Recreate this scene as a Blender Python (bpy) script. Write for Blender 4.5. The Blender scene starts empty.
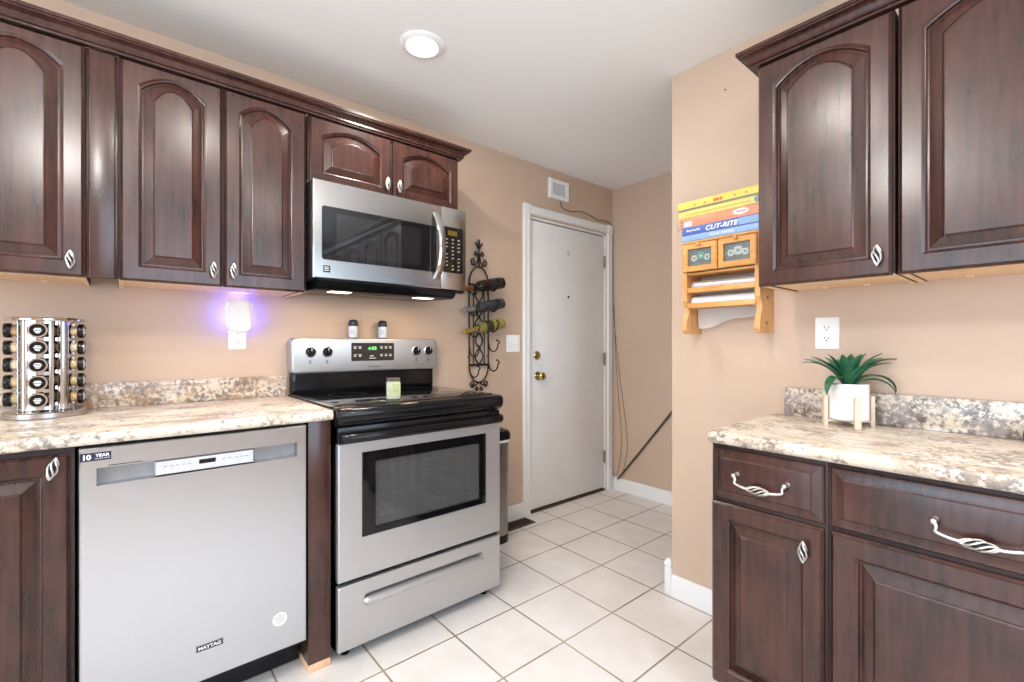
import bpy, bmesh, math, random
from mathutils import Vector, Matrix
PI = math.pi
random.seed(7)
SC = bpy.context.scene
COL = SC.collection

# ------------------------------------------------------------------ camera
F_PX, YAW, CAM_H = 461.28, 0.86947, 1.18
CAM = Vector((2.36, 0.0, CAM_H))
cd = bpy.data.cameras.new('camera')
cd.sensor_fit = 'HORIZONTAL'
cd.sensor_width = 36.0
cd.lens = 36.0 * F_PX / 1024.0
cd.shift_y = 3.0 / 1024.0
cd.clip_start = 0.02
cam = bpy.data.objects.new('camera', cd)
cam.location = CAM
cam.rotation_euler = (PI / 2, 0, YAW)
COL.objects.link(cam)
SC.camera = cam

# ------------------------------------------------------------------ exposure, world, big lights
SC.view_settings.view_transform = 'Standard'
SC.view_settings.look = 'None'
SC.view_settings.gamma = 1.0
SC.view_settings.use_curve_mapping = False
SC.view_settings.exposure = 0.0
SC.cycles.max_bounces = 10
SC.cycles.diffuse_bounces = 6
SC.cycles.glossy_bounces = 5
SC.cycles.caustics_reflective = False
SC.cycles.caustics_refractive = False
SC.cycles.sample_clamp_indirect = 6.0
try:
    SC.cycles.use_denoising = True
    SC.cycles.denoiser = 'OPENIMAGEDENOISE'
except Exception:
    pass

CEIL = 2.44
XR, YF = 4.4, -2.6            # far side wall and the wall behind the camera
WORLD_S = 7.0
CAN_W = 10.5
FILL_W = 33.0
w = bpy.data.worlds.new('daylight')
w.use_nodes = True
SC.world = w
bg = w.node_tree.nodes['Background']
bg.inputs[0].default_value = (0.66, 0.83, 1.0, 1)
bg.inputs[1].default_value = WORLD_S

# openings that let the daylight in: (wall, a0, a1, z0, z1)
WIN_SIDE = (-0.35, 1.75, 0.95, 2.30)         # in the side wall x = XR
WIN_FRONT = (1.1, 3.5, 0.12, 2.12)           # in the wall behind the camera y = YF


def area(name, loc, rot, sx, sy, power, color=(1, 1, 1), portal=False, shape='RECTANGLE', spread=None, parent=None):
    ld = bpy.data.lights.new(name, 'AREA')
    ld.shape = shape
    ld.size = sx
    ld.size_y = sy
    ld.energy = power
    ld.color = color
    if portal:
        ld.cycles.is_portal = True
    if spread:
        ld.spread = spread
    o = bpy.data.objects.new(name, ld)
    o.location = loc
    o.rotation_euler = rot
    COL.objects.link(o)
    if parent:
        o.parent = parent
    return o


a0, a1, z0, z1 = WIN_SIDE
area('window_portal', (XR + 0.02, (a0 + a1) / 2, (z0 + z1) / 2), (0, PI / 2, 0), z1 - z0, a1 - a0, 1, portal=True)
a0, a1, z0, z1 = WIN_FRONT
area('window_portal', ((a0 + a1) / 2, YF - 0.02, (z0 + z1) / 2), (PI / 2, 0, 0), a1 - a0, z1 - z0, 1, portal=True)


# ------------------------------------------------------------------ materials
def nmat(name):
    m = bpy.data.materials.new(name)
    m.use_nodes = True
    nt = m.node_tree
    return m, nt, nt.nodes['Principled BSDF']


def N(nt, t, **kw):
    n = nt.nodes.new(t)
    for k, v in kw.items():
        if k.startswith('i_'):
            n.inputs[k[2:].replace('_', ' ')].default_value = v
        else:
            setattr(n, k, v)
    return n


def srgb(r, g, b):
    f = lambda c: (c / 255 / 12.92) if c <= 10.31 else ((c / 255 + 0.055) / 1.055) ** 2.4
    return (f(r), f(g), f(b), 1)


def simple(name, col, rough=0.5, metal=0.0, var=0.06, scale=30.0, bump=0.0, bscale=200.0, coat=0.0, emit=None, estr=0.0,
           trans=0.0, ior=1.45, spec=None):
    """one colour with a little procedural variation"""
    m, nt, b = nmat(name)
    tc = N(nt, 'ShaderNodeTexCoord')
    nz = N(nt, 'ShaderNodeTexNoise', i_Scale=scale, i_Detail=4.0)
    nt.links.new(tc.outputs['Object'], nz.inputs['Vector'])
    rp = N(nt, 'ShaderNodeValToRGB')
    c = col if len(col) == 4 else (*col, 1)
    rp.color_ramp.elements[0].position = 0.3
    rp.color_ramp.elements[1].position = 0.7
    rp.color_ramp.elements[0].color = tuple(max(0, x * (1 - var)) for x in c[:3]) + (1,)
    rp.color_ramp.elements[1].color = tuple(min(1, x * (1 + var)) for x in c[:3]) + (1,)
    nt.links.new(nz.outputs['Fac'], rp.inputs['Fac'])
    nt.links.new(rp.outputs['Color'], b.inputs['Base Color'])
    b.inputs['Roughness'].default_value = rough
    b.inputs['Metallic'].default_value = metal
    b.inputs['IOR'].default_value = ior
    if spec is not None:
        b.inputs['Specular IOR Level'].default_value = spec
    if coat:
        b.inputs['Coat Weight'].default_value = coat
        b.inputs['Coat Roughness'].default_value = 0.08
    if trans:
        b.inputs['Transmission Weight'].default_value = trans
    if emit:
        b.inputs['Emission Color'].default_value = emit if len(emit) == 4 else (*emit, 1)
        b.inputs['Emission Strength'].default_value = estr
    if bump:
        n2 = N(nt, 'ShaderNodeTexNoise', i_Scale=bscale, i_Detail=3.0)
        nt.links.new(tc.outputs['Object'], n2.inputs['Vector'])
        bp = N(nt, 'ShaderNodeBump', i_Strength=bump, i_Distance=0.002)
        nt.links.new(n2.outputs['Fac'], bp.inputs['Height'])
        nt.links.new(bp.outputs['Normal'], b.inputs['Normal'])
    return m


def wood(name, c1, c2, rough, stretch=(9, 9, 0.9), scale=3.0, coat=0.0, blotch=0.5):
    m, nt, b = nmat(name)
    tc = N(nt, 'ShaderNodeTexCoord')
    mp = N(nt, 'ShaderNodeMapping')
    mp.inputs['Scale'].default_value = stretch
    nt.links.new(tc.outputs['Object'], mp.inputs['Vector'])
    nz = N(nt, 'ShaderNodeTexNoise', i_Scale=scale * 2.2, i_Detail=3.0, i_Roughness=0.5)
    nt.links.new(mp.outputs['Vector'], nz.inputs['Vector'])
    nb = N(nt, 'ShaderNodeTexNoise', i_Scale=5.0, i_Detail=3.0)
    nt.links.new(tc.outputs['Object'], nb.inputs['Vector'])
    mx = N(nt, 'ShaderNodeMix', data_type='FLOAT')
    mx.inputs['Factor'].default_value = blotch
    nt.links.new(nz.outputs['Fac'], mx.inputs[2])
    nt.links.new(nb.outputs['Fac'], mx.inputs[3])
    rp = N(nt, 'ShaderNodeValToRGB')
    rp.color_ramp.elements[0].position = 0.36
    rp.color_ramp.elements[1].position = 0.66
    rp.color_ramp.elements[0].color = c1
    rp.color_ramp.elements[1].color = c2
    nt.links.new(mx.outputs[0], rp.inputs['Fac'])
    nt.links.new(rp.outputs['Color'], b.inputs['Base Color'])
    b.inputs['Roughness'].default_value = rough
    if coat:
        b.inputs['Specular IOR Level'].default_value = 0.42
        b.inputs['Coat Weight'].default_value = coat
        b.inputs['Coat Roughness'].default_value = 0.22
    return m


def granite(name, along, dark=0.0, speck=1.0, d1=(92, 84, 88), d2=(150, 128, 104)):
    """laminate printed like granite: cream and tan streaks running along the top, grey and dark specks"""
    m, nt, b = nmat(name)
    tc = N(nt, 'ShaderNodeTexCoord')
    mp = N(nt, 'ShaderNodeMapping')
    mp.inputs['Scale'].default_value = (9, 2.6, 9) if along == 'y' else (2.6, 9, 9)
    nt.links.new(tc.outputs['Object'], mp.inputs['Vector'])
    n1 = N(nt, 'ShaderNodeTexNoise', i_Scale=2.0, i_Detail=8.0, i_Roughness=0.65, i_Distortion=0.8)
    nt.links.new(mp.outputs['Vector'], n1.inputs['Vector'])
    r1 = N(nt, 'ShaderNodeValToRGB')
    cr = r1.color_ramp
    cr.elements[0].position = 0.30
    cr.elements[0].color = srgb(136, 130, 130)
    cr.elements[1].position = 0.72
    cr.elements[1].color = srgb(230, 227, 222)
    for p, c in ((0.40, srgb(188, 170, 152)), (0.46, srgb(214, 203, 190)), (0.52, srgb(214, 198, 176)), (0.58, srgb(222, 215, 204))):
        e = cr.elements.new(p)
        e.color = c
    nt.links.new(n1.outputs['Fac'], r1.inputs['Fac'])
    n2 = N(nt, 'ShaderNodeTexNoise', i_Scale=62.0, i_Detail=6.0, i_Roughness=0.7)
    nt.links.new(tc.outputs['Object'], n2.inputs['Vector'])
    n3 = N(nt, 'ShaderNodeTexNoise', i_Scale=9.0, i_Detail=3.0)
    nt.links.new(tc.outputs['Object'], n3.inputs['Vector'])
    ad = N(nt, 'ShaderNodeMath', operation='ADD')
    mu = N(nt, 'ShaderNodeMath', operation='MULTIPLY')
    mu.inputs[1].default_value = 0.55
    nt.links.new(n3.outputs['Fac'], mu.inputs[0])
    nt.links.new(n2.outputs['Fac'], ad.inputs[0])
    nt.links.new(mu.outputs[0], ad.inputs[1])
    r2 = N(nt, 'ShaderNodeValToRGB')
    r2.color_ramp.interpolation = 'LINEAR'
    r2.color_ramp.elements[0].position = 0.80 - dark
    r2.color_ramp.elements[0].color = (0, 0, 0, 1)
    r2.color_ramp.elements[1].position = 0.90 - dark
    r2.color_ramp.elements[1].color = (1, 1, 1, 1)
    nt.links.new(ad.outputs[0], r2.inputs['Fac'])
    n4 = N(nt, 'ShaderNodeTexNoise', i_Scale=24.0, i_Detail=4.0)
    nt.links.new(tc.outputs['Object'], n4.inputs['Vector'])
    r4 = N(nt, 'ShaderNodeValToRGB')
    r4.color_ramp.elements[0].position = 0.4
    r4.color_ramp.elements[0].color = srgb(*d1)
    r4.color_ramp.elements[1].position = 0.62
    r4.color_ramp.elements[1].color = srgb(*d2)
    nt.links.new(n4.outputs['Fac'], r4.inputs['Fac'])
    mx = N(nt, 'ShaderNodeMix', data_type='RGBA')
    sc = N(nt, 'ShaderNodeMath', operation='MULTIPLY')
    sc.inputs[1].default_value = 0.8 * speck
    nt.links.new(r2.outputs['Color'], sc.inputs[0])
    nt.links.new(sc.outputs[0], mx.inputs[0])
    nt.links.new(r1.outputs['Color'], mx.inputs[6])
    nt.links.new(r4.outputs['Color'], mx.inputs[7])
    nt.links.new(mx.outputs[2], b.inputs['Base Color'])
    b.inputs['Roughness'].default_value = 0.28
    return m


def tile_floor(name):
    s = 0.30805
    m, nt, b = nmat(name)
    tc = N(nt, 'ShaderNodeTexCoord')
    mp = N(nt, 'ShaderNodeMapping')
    mp.inputs['Location'].default_value = (-0.788 / s, -1.3357 / s, 0)
    mp.inputs['Scale'].default_value = (1 / s, 1 / s, 1)
    nt.links.new(tc.outputs['Object'], mp.inputs['Vector'])
    sp = N(nt, 'ShaderNodeSeparateXYZ')
    nt.links.new(mp.outputs['Vector'], sp.inputs[0])
    ds = []
    for ax in 'XY':
        fr = N(nt, 'ShaderNodeMath', operation='FRACT')
        nt.links.new(sp.outputs[ax], fr.inputs[0])
        sb = N(nt, 'ShaderNodeMath', operation='SUBTRACT')
        nt.links.new(fr.outputs[0], sb.inputs[0])
        sb.inputs[1].default_value = 0.5
        ab = N(nt, 'ShaderNodeMath', operation='ABSOLUTE')
        nt.links.new(sb.outputs[0], ab.inputs[0])
        ds.append(ab)
    mxm = N(nt, 'ShaderNodeMath', operation='MAXIMUM')
    nt.links.new(ds[0].outputs[0], mxm.inputs[0])
    nt.links.new(ds[1].outputs[0], mxm.inputs[1])
    gr = N(nt, 'ShaderNodeMapRange')
    gr.inputs['From Min'].default_value = 0.486
    gr.inputs['From Max'].default_value = 0.490
    nt.links.new(mxm.outputs[0], gr.inputs['Value'])
    nz = N(nt, 'ShaderNodeTexNoise', i_Scale=7.0, i_Detail=5.0)
    nt.links.new(tc.outputs['Object'], nz.inputs['Vector'])
    rp = N(nt, 'ShaderNodeValToRGB')
    rp.color_ramp.elements[0].position = 0.3
    rp.color_ramp.elements[0].color = srgb(222, 216, 212)
    rp.color_ramp.elements[1].position = 0.7
    rp.color_ramp.elements[1].color = srgb(233, 228, 225)
    nt.links.new(nz.outputs['Fac'], rp.inputs['Fac'])
    g2 = N(nt, 'ShaderNodeTexNoise', i_Scale=3.0, i_Detail=2.0)
    nt.links.new(tc.outputs['Object'], g2.inputs['Vector'])
    r3 = N(nt, 'ShaderNodeValToRGB')
    r3.color_ramp.elements[0].position = 0.35
    r3.color_ramp.elements[0].color = srgb(126, 110, 96)
    r3.color_ramp.elements[1].position = 0.65
    r3.color_ramp.elements[1].color = srgb(176, 160, 138)
    nt.links.new(g2.outputs['Fac'], r3.inputs['Fac'])
    mx = N(nt, 'ShaderNodeMix', data_type='RGBA')
    nt.links.new(gr.outputs['Result'], mx.inputs[0])
    nt.links.new(rp.outputs['Color'], mx.inputs[6])
    nt.links.new(r3.outputs['Color'], mx.inputs[7])
    nt.links.new(mx.outputs[2], b.inputs['Base Color'])
    rr = N(nt, 'ShaderNodeMapRange')
    rr.inputs['To Min'].default_value = 0.30
    rr.inputs['To Max'].default_value = 0.9
    nt.links.new(gr.outputs['Result'], rr.inputs['Value'])
    nt.links.new(rr.outputs['Result'], b.inputs['Roughness'])
    iv = N(nt, 'ShaderNodeMath', operation='SUBTRACT')
    iv.inputs[0].default_value = 1.0
    nt.links.new(gr.outputs['Result'], iv.inputs[1])
    bp = N(nt, 'ShaderNodeBump', i_Strength=0.4, i_Distance=0.002)
    nt.links.new(iv.outputs[0], bp.inputs['Height'])
    nt.links.new(bp.outputs['Normal'], b.inputs['Normal'])
    return m


def brushed(name, col, rough, aniso=0.6, metal=1.0):
    m, nt, b = nmat(name)
    tc = N(nt, 'ShaderNodeTexCoord')
    mp = N(nt, 'ShaderNodeMapping')
    mp.inputs['Scale'].default_value = (3, 3, 420)
    nt.links.new(tc.outputs['Object'], mp.inputs['Vector'])
    nz = N(nt, 'ShaderNodeTexNoise', i_Scale=1.0, i_Detail=4.0)
    nt.links.new(mp.outputs['Vector'], nz.inputs['Vector'])
    mr = N(nt, 'ShaderNodeMapRange')
    mr.inputs['To Min'].default_value = rough - 0.02
    mr.inputs['To Max'].default_value = rough + 0.03
    nt.links.new(nz.outputs['Fac'], mr.inputs['Value'])
    nt.links.new(mr.outputs['Result'], b.inputs['Roughness'])
    b.inputs['Base Color'].default_value = col
    b.inputs['Metallic'].default_value = metal
    tg = N(nt, 'ShaderNodeTangent', direction_type='RADIAL', axis='Z')
    nt.links.new(tg.outputs[0], b.inputs['Tangent'])
    b.inputs['Anisotropic'].default_value = aniso
    return m


M = {}
M['wall'] = simple('tan_wall_paint', srgb(201, 176, 155), 0.42, var=0.02, scale=3, bump=0.10, bscale=160)
M['ceiling'] = simple('ceiling_paint', srgb(246, 245, 243), 0.75, var=0.012, scale=2, bump=0.05, bscale=120)
M['white_trim'] = simple('white_trim_paint', srgb(236, 236, 236), 0.35, var=0.015)
M['door_paint'] = simple('white_door_paint', srgb(236, 236, 236), 0.4, var=0.025, scale=5)
M['floor'] = tile_floor('cream_floor_tile')
M['cherry'] = wood('dark_cherry_wood', srgb(43, 23, 19), srgb(75, 43, 35), 0.26, coat=0.25, blotch=0.55)
M['cherry_shaded'] = wood('shaded_cherry_frame', srgb(34, 18, 16), srgb(62, 36, 31), 0.55)  # same cherry wood, darkened so the gaps between doors read as shade
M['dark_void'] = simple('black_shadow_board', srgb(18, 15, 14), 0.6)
M['maple'] = wood('bare_maple_underside', srgb(222, 186, 142), srgb(240, 210, 172), 0.5, stretch=(4, 4, 4))
M['oak'] = wood('honey_oak', srgb(200, 140, 74), srgb(228, 174, 108), 0.4, stretch=(2, 9, 9))
M['oak_v'] = wood('honey_oak_side', srgb(200, 142, 82), srgb(226, 176, 116), 0.4)
M['bleached'] = wood('bleached_wood', srgb(204, 184, 160), srgb(226, 210, 190), 0.6)
M['bare_end'] = wood('bare_particle_edge', srgb(208, 158, 120), srgb(232, 190, 156), 0.6)
M['granite_y'] = granite('granite_laminate_left', 'y', dark=0.015)
M['granite_x'] = granite('granite_laminate_right', 'x', dark=0.01)
M['granite_splash'] = granite('granite_backsplash', 'y', dark=0.06, d1=(84, 72, 70), d2=(164, 124, 86))
M['granite_splash_x'] = granite('granite_backsplash_grey', 'x', dark=0.09, d1=(58, 56, 66), d2=(146, 138, 142))
M['steel'] = brushed('brushed_steel', (0.52, 0.51, 0.50, 1), 0.22, 0.5)
M['steel_pale'] = brushed('pale_brushed_steel', (0.53, 0.55, 0.575, 1), 0.30, 0.7, metal=1.0)
M['chrome'] = simple('polished_chrome', (0.56, 0.55, 0.55), 0.1, 1.0, var=0.02)
M['nickel'] = simple('brushed_nickel', (0.74, 0.71, 0.67), 0.28, 1.0, var=0.05)
M['brass'] = simple('polished_brass', (0.62, 0.46, 0.18), 0.2, 1.0, var=0.04)
M['black_glass'] = simple('black_glass', (0.004, 0.004, 0.005), 0.05, var=0.1)
M['black_plastic'] = simple('black_plastic', (0.006, 0.006, 0.007), 0.16, var=0.1, spec=0.35)
M['black_matte'] = simple('black_matte', (0.012, 0.012, 0.013), 0.6, var=0.1, spec=0.25)
M['iron'] = simple('black_wrought_iron', (0.014, 0.013, 0.013), 0.45, 0.3, var=0.2)
M['white_plastic'] = simple('white_plastic', srgb(240, 240, 240), 0.3, var=0.01)
M['white_text'] = simple('white_print', srgb(236, 236, 236), 0.5, var=0.0)
M['dark_text'] = simple('dark_print', srgb(52, 52, 60), 0.5, var=0.0)
M['navy'] = simple('navy_print', srgb(32, 38, 62), 0.4, var=0.02)
M['rust_register'] = simple('brown_metal_register', srgb(86, 66, 52), 0.5, 0.3, var=0.2)
M['leaf'] = simple('green_leaf', srgb(44, 98, 68), 0.34, var=0.4, scale=16)
M['ceramic'] = simple('white_ceramic', srgb(236, 235, 235), 0.35, var=0.01)


def glass_pane(name, tint, rough=0.03):
    m = simple(name, tint, rough, trans=1.0, var=0.02)
    return m


# ------------------------------------------------------------------ mesh building
WX = lambda p: p                                    # identity map
def frame_left(x0):                                 # a = y, d = out of the left wall (+x)
    return lambda p: (x0 + p[1], p[0], p[2])
def frame_right(y0):                                # a = x, d = out of the right wall (-y)
    return lambda p: (p[0], y0 - p[1], p[2])
def frame_rot(cx, cy, ang):                         # a runs along ang, d to the viewer's side of it
    c, s = math.cos(ang), math.sin(ang)
    return lambda p: (cx + p[0] * c + p[1] * s, cy + p[0] * s - p[1] * c, p[2])


class MB:
    def __init__(self, T=None):
        self.bm = bmesh.new()
        self.T = T or WX
        self.mi = 0

    def v(self, p):
        return self.bm.verts.new(self.T(tuple(p)))

    def face(self, vs):
        try:
            f = self.bm.faces.new(vs)
            f.material_index = self.mi
            return f
        except ValueError:
            return None

    def box(self, a0, a1, d0, d1, z0, z1, bev=0.0, seg=2):
        vs = [self.v((a, d, z)) for a in (a0, a1) for d in (d0, d1) for z in (z0, z1)]
        fs = []
        for q in ((0, 1, 3, 2), (4, 6, 7, 5), (0, 4, 5, 1), (2, 3, 7, 6), (0, 2, 6, 4), (1, 5, 7, 3)):
            fs.append(self.face([vs[i] for i in q]))
        if bev > 0:
            es = list({e for f in fs for e in f.edges})
            bmesh.ops.recalc_face_normals(self.bm, faces=fs)
            bmesh.ops.bevel(self.bm, geom=es, offset=bev, segments=seg, profile=0.5, affect='EDGES')
        return self

    def loops(self, rings, cap0=True, cap1=True, close=True):
        """rings: list of lists of points with the same count, bridged one to the next"""
        R = [[self.v(p) for p in r] for r in rings]
        n = len(R[0])
        for i in range(len(R) - 1):
            for j in range(n if close else n - 1):
                k = (j + 1) % n
                self.face([R[i][j], R[i][k], R[i + 1][k], R[i + 1][j]])
        if cap0:
            self.face(R[0])
        if cap1:
            self.face(R[-1])
        return self

    def prism(self, pts, d0, d1, axis='d'):
        """outline pts (a,z) extruded in d"""
        return self.loops([[(a, d0, z) for a, z in pts], [(a, d1, z) for a, z in pts]])

    def prism_a(self, pts, a0, a1):
        """outline pts (d,z) extruded along a"""
        return self.loops([[(a0, d, z) for d, z in pts], [(a1, d, z) for d, z in pts]])

    def prism_z(self, pts, z0, z1):
        return self.loops([[(a, d, z0) for a, d in pts], [(a, d, z1) for a, d in pts]])

    def lathe(self, prof, c=(0, 0, 0), axis=(0, 0, 1), n=24, cap=True):
        """prof: list of (radius, along axis)"""
        ax = Vector(axis).normalized()
        u = ax.orthogonal().normalized()
        if abs(ax.z) > 0.99:
            u = Vector((1, 0, 0))
        w_ = ax.cross(u)
        c = Vector(c)
        rings = []
        for r, t in prof:
            rings.append([c + ax * t + (u * math.cos(2 * PI * k / n) + w_ * math.sin(2 * PI * k / n)) * max(r, 1e-5) for k in range(n)])
        return self.loops(rings, cap, cap)

    def tube(self, path, r, n=8, closed=False, flat=None):
        P = [Vector(p) for p in path]
        m = len(P)
        rs = r if isinstance(r, (list, tuple)) else [r] * m
        rings = []
        up = None
        for i in range(m):
            t = (P[min(i + 1, m - 1)] - P[max(i - 1, 0)])
            if closed:
                t = P[(i + 1) % m] - P[(i - 1) % m]
            t.normalize()
            if up is None:
                up = t.orthogonal().normalized()
            up = (up - t * up.dot(t))
            if up.length < 1e-6:
                up = t.orthogonal()
            up.normalize()
            s = t.cross(up)
            rings.append([P[i] + (up * math.cos(2 * PI * k / n) + s * math.sin(2 * PI * k / n)) * rs[i] for k in range(n)])
        if closed:
            rings.append(rings[0])
            R = rings
            V = [[self.v(p) for p in r_] for r_ in R[:-1]]
            for i in range(m):
                for j in range(n):
                    k = (j + 1) % n
                    self.face([V[i][j], V[i][k], V[(i + 1) % m][k], V[(i + 1) % m][j]])
            return self
        return self.loops(rings)

    def sphere(self, c, r, n=12, sx=1, sy=1, sz=1):
        rings = []
        for i in range(1, n):
            th = PI * i / n
            rings.append([(c[0] + r * sx * math.sin(th) * math.cos(2 * PI * k / (2 * n)), c[1] + r * sy * math.sin(th) * math.sin(2 * PI * k / (2 * n)), c[2] + r * sz * math.cos(th)) for k in range(2 * n)])
        R = [[self.v(p) for p in r_] for r_ in rings]
        top = self.v((c[0], c[1], c[2] + r * sz))
        bot = self.v((c[0], c[1], c[2] - r * sz))
        m = 2 * n
        for j in range(m):
            k = (j + 1) % m
            self.face([top, R[0][j], R[0][k]])
            self.face([bot, R[-1][k], R[-1][j]])
            for i in range(len(R) - 1):
                self.face([R[i][j], R[i + 1][j], R[i + 1][k], R[i][k]])
        return self

    def text(self, s, a, z, h, d, width=None, depth=0.0004, bold=0.0, italic=0.0, align='CENTER'):
        cu = bpy.data.curves.new('lettering', 'FONT')
        cu.body = s
        cu.size = 1.0
        cu.align_x = align
        cu.offset = bold
        cu.shear = italic
        cu.extrude = 0.0
        cu.resolution_u = 3
        o = bpy.data.objects.new('lettering', cu)
        COL.objects.link(o)
        dg = bpy.context.evaluated_depsgraph_get()
        ev = o.evaluated_get(dg)
        me = ev.to_mesh()
        vs = [tuple(v.co) for v in me.vertices]
        fs = [tuple(p.vertices) for p in me.polygons]
        ev.to_mesh_clear()
        bpy.data.objects.remove(o)
        bpy.data.curves.remove(cu)
        if not vs:
            return self
        y0, y1 = min(v[1] for v in vs), max(v[1] for v in vs)
        x0, x1 = min(v[0] for v in vs), max(v[0] for v in vs)
        sy = h / max(1e-6, y1 - y0)
        sx = sy if width is None else width / max(1e-6, x1 - x0)
        xc = (x0 + x1) / 2
        V = [self.v((a + (v[0] - xc) * sx, d + depth, z + (v[1] - y0) * sy - h / 2)) for v in vs]
        for f in fs:
            self.face([V[i] for i in f])
        return self

    def build(self, name, mat, parent=None, sharp=35, loc=None, mat2=None):
        bmesh.ops.recalc_face_normals(self.bm, faces=self.bm.faces[:])
        off = Vector((0, 0, 0))
        if loc is not None:
            off = Vector(loc)
        elif parent is not None:
            off = Vector(parent['_base'])
        for v in self.bm.verts:
            v.co -= off
        me = bpy.data.meshes.new(name)
        self.bm.to_mesh(me)
        self.bm.free()
        me.materials.append(mat)
        if mat2:
            me.materials.append(mat2)
        me.shade_smooth()
        me.set_sharp_from_angle(angle=math.radians(sharp))
        o = bpy.data.objects.new(name, me)
        COL.objects.link(o)
        o['_base'] = tuple(off)
        if parent is not None:
            o.parent = parent
        else:
            o.location = off
        return o


def thing(name, label, cat, loc, group=None):
    o = bpy.data.objects.new(name, None)
    o.empty_display_size = 0.05
    COL.objects.link(o)
    o.location = loc
    o['_base'] = tuple(loc)
    o['label'] = label
    o['category'] = cat
    if group:
        o['group'] = group
    return o


def tag(o, label, cat, group=None):
    o['label'] = label
    o['category'] = cat
    if group:
        o['group'] = group
    return o


def struct(o):
    o['kind'] = 'structure'
    return o


def copy_thing(root, loc, label, rotz=0.0):
    """a copy of a thing with copies of its parts and sub-parts (shared mesh data)"""
    r = root.copy()
    COL.objects.link(r)
    r.location = loc
    r.rotation_euler = (0, 0, rotz)
    r['label'] = label
    for ch in list(root.children):
        c = ch.copy()
        COL.objects.link(c)
        c.parent = r
        for g in list(ch.children):
            d = g.copy()
            COL.objects.link(d)
            d.parent = c
    return r


def rounded(w0, w1, h0, h1, r, n=5):
    """rounded rectangle outline, points (a,z)"""
    pts = []
    for cx, cz, a0 in ((w1 - r, h1 - r, 0), (w0 + r, h1 - r, PI / 2), (w0 + r, h0 + r, PI), (w1 - r, h0 + r, 1.5 * PI)):
        for k in range(n + 1):
            t = a0 + PI / 2 * k / n
            pts.append((cx + r * math.cos(t), cz + r * math.sin(t)))
    return pts


# ------------------------------------------------------------------ room shell
def wall_with_hole(mb, a0, a1, d0, d1, z0, z1, hole):
    h0, h1, k0, k1 = hole
    mb.box(a0, h0, d0, d1, z0, z1)
    mb.box(h1, a1, d0, d1, z0, z1)
    if k0 > z0:
        mb.box(h0, h1, d0, d1, z0, k0)
    if k1 < z1:
        mb.box(h0, h1, d0, d1, k1, z1)


YB, YA, XA = 3.07, 1.98, 1.185       # back wall of the passage, the cupboard wall on the right, its free end
mb = MB()
mb.box(-0.1, XR + 0.1, YF - 0.1, YB + 0.1, -0.08, 0.0)
struct(mb.build('floor', M['floor']))
mb = MB()
mb.box(-0.1, XR + 0.1, YF - 0.1, YB + 0.1, CEIL, CEIL + 0.08)
struct(mb.build('ceiling', M['ceiling']))
# left wall, with the door opening
DY0, DY1, DZ = 2.152, 2.992, 2.065
mb = MB()
wall_with_hole(mb, YF, YB, -0.1, 0.0, 0.0, CEIL, (DY0, DY1, 0.0, DZ))
mb.T = frame_left(0)
mb2 = MB(frame_left(0))
wall_with_hole(mb2, YF, YB, -0.12, 0.0, 0.0, CEIL, (DY0, DY1, 0.0, DZ))
mb.bm.free()
struct(mb2.build('wall_left', M['wall']))
mb = MB()
mb.box(0, XR, YB, YB + 0.1, 0, CEIL)
struct(mb.build('wall_back', M['wall']))
mb = MB()
mb.box(XA, XR, YA, YA + 0.12, 0, CEIL)
struct(mb.build('wall_right', M['wall']))
mb = MB(lambda p: (XR + p[1], p[0], p[2]))
wall_with_hole(mb, YF, YB, 0, 0.1, 0, CEIL, WIN_SIDE)
struct(mb.build('wall_side', M['wall']))
mb = MB(lambda p: (p[0], YF - p[1], p[2]))
wall_with_hole(mb, 0, XR, 0, 0.1, 0, CEIL, WIN_FRONT)
struct(mb.build('wall_front', M['wall']))


def window_frame(name, T, hole, bars):
    a0, a1, z0, z1 = hole
    mb = MB(T)
    t = 0.05
    mb.box(a0, a0 + t, 0.02, 0.08, z0, z1, 0.004)
    mb.box(a1 - t, a1, 0.02, 0.08, z0, z1, 0.004)
    mb.box(a0, a1, 0.02, 0.08, z0, z0 + t, 0.004)
    mb.box(a0, a1, 0.02, 0.08, z1 - t, z1, 0.004)
    for k in range(1, bars + 1):
        c = a0 + (a1 - a0) * k / (bars + 1)
        mb.box(c - 0.025, c + 0.025, 0.025, 0.075, z0, z1, 0.004)
    return struct(mb.build(name, M['white_trim']))


window_frame('window_1', lambda p: (XR + p[1], p[0], p[2]), WIN_SIDE, 1)
window_frame('window_2', lambda p: (p[0], YF - p[1], p[2]), WIN_FRONT, 1)

# baseboards
BB = [(0.0, 0.0), (0.014, 0.0), (0.014, 0.06), (0.011, 0.072), (0.012, 0.08), (0.005, 0.096), (0.0, 0.098)]
mb = MB(frame_left(0))
mb.prism_a(BB, 1.80, 2.091)
mb.prism_a(BB, 3.041, YB)
struct(mb.build('baseboard_left', M['white_trim']))
mb = MB(frame_right(YB))
mb.prism_a(BB, 0.0, XR)
struct(mb.build('baseboard_back', M['white_trim']))
mb = MB(frame_right(YA))
mb.prism_a(BB, XA, 1.64)
struct(mb.build('baseboard_right', M['white_trim']))
# white corner block at the free end of the right wall
mb = MB()
mb.box(XA - 0.030, XA + 0.004, YA - 0.018, YA + 0.016, 0.0, 0.128, 0.003)
mb.loops([[(XA - 0.013 + sx * s, YA - 0.001 + sy * s, z) for sx, sy in ((-1, -1), (1, -1), (1, 1), (-1, 1))]
          for s, z in ((0.013, 0.127), (0.013, 0.133), (0.017, 0.136), (0.017, 0.150), (0.012, 0.160), (0.007, 0.166))])
struct(mb.build('trim_1', M['white_trim']))

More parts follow.
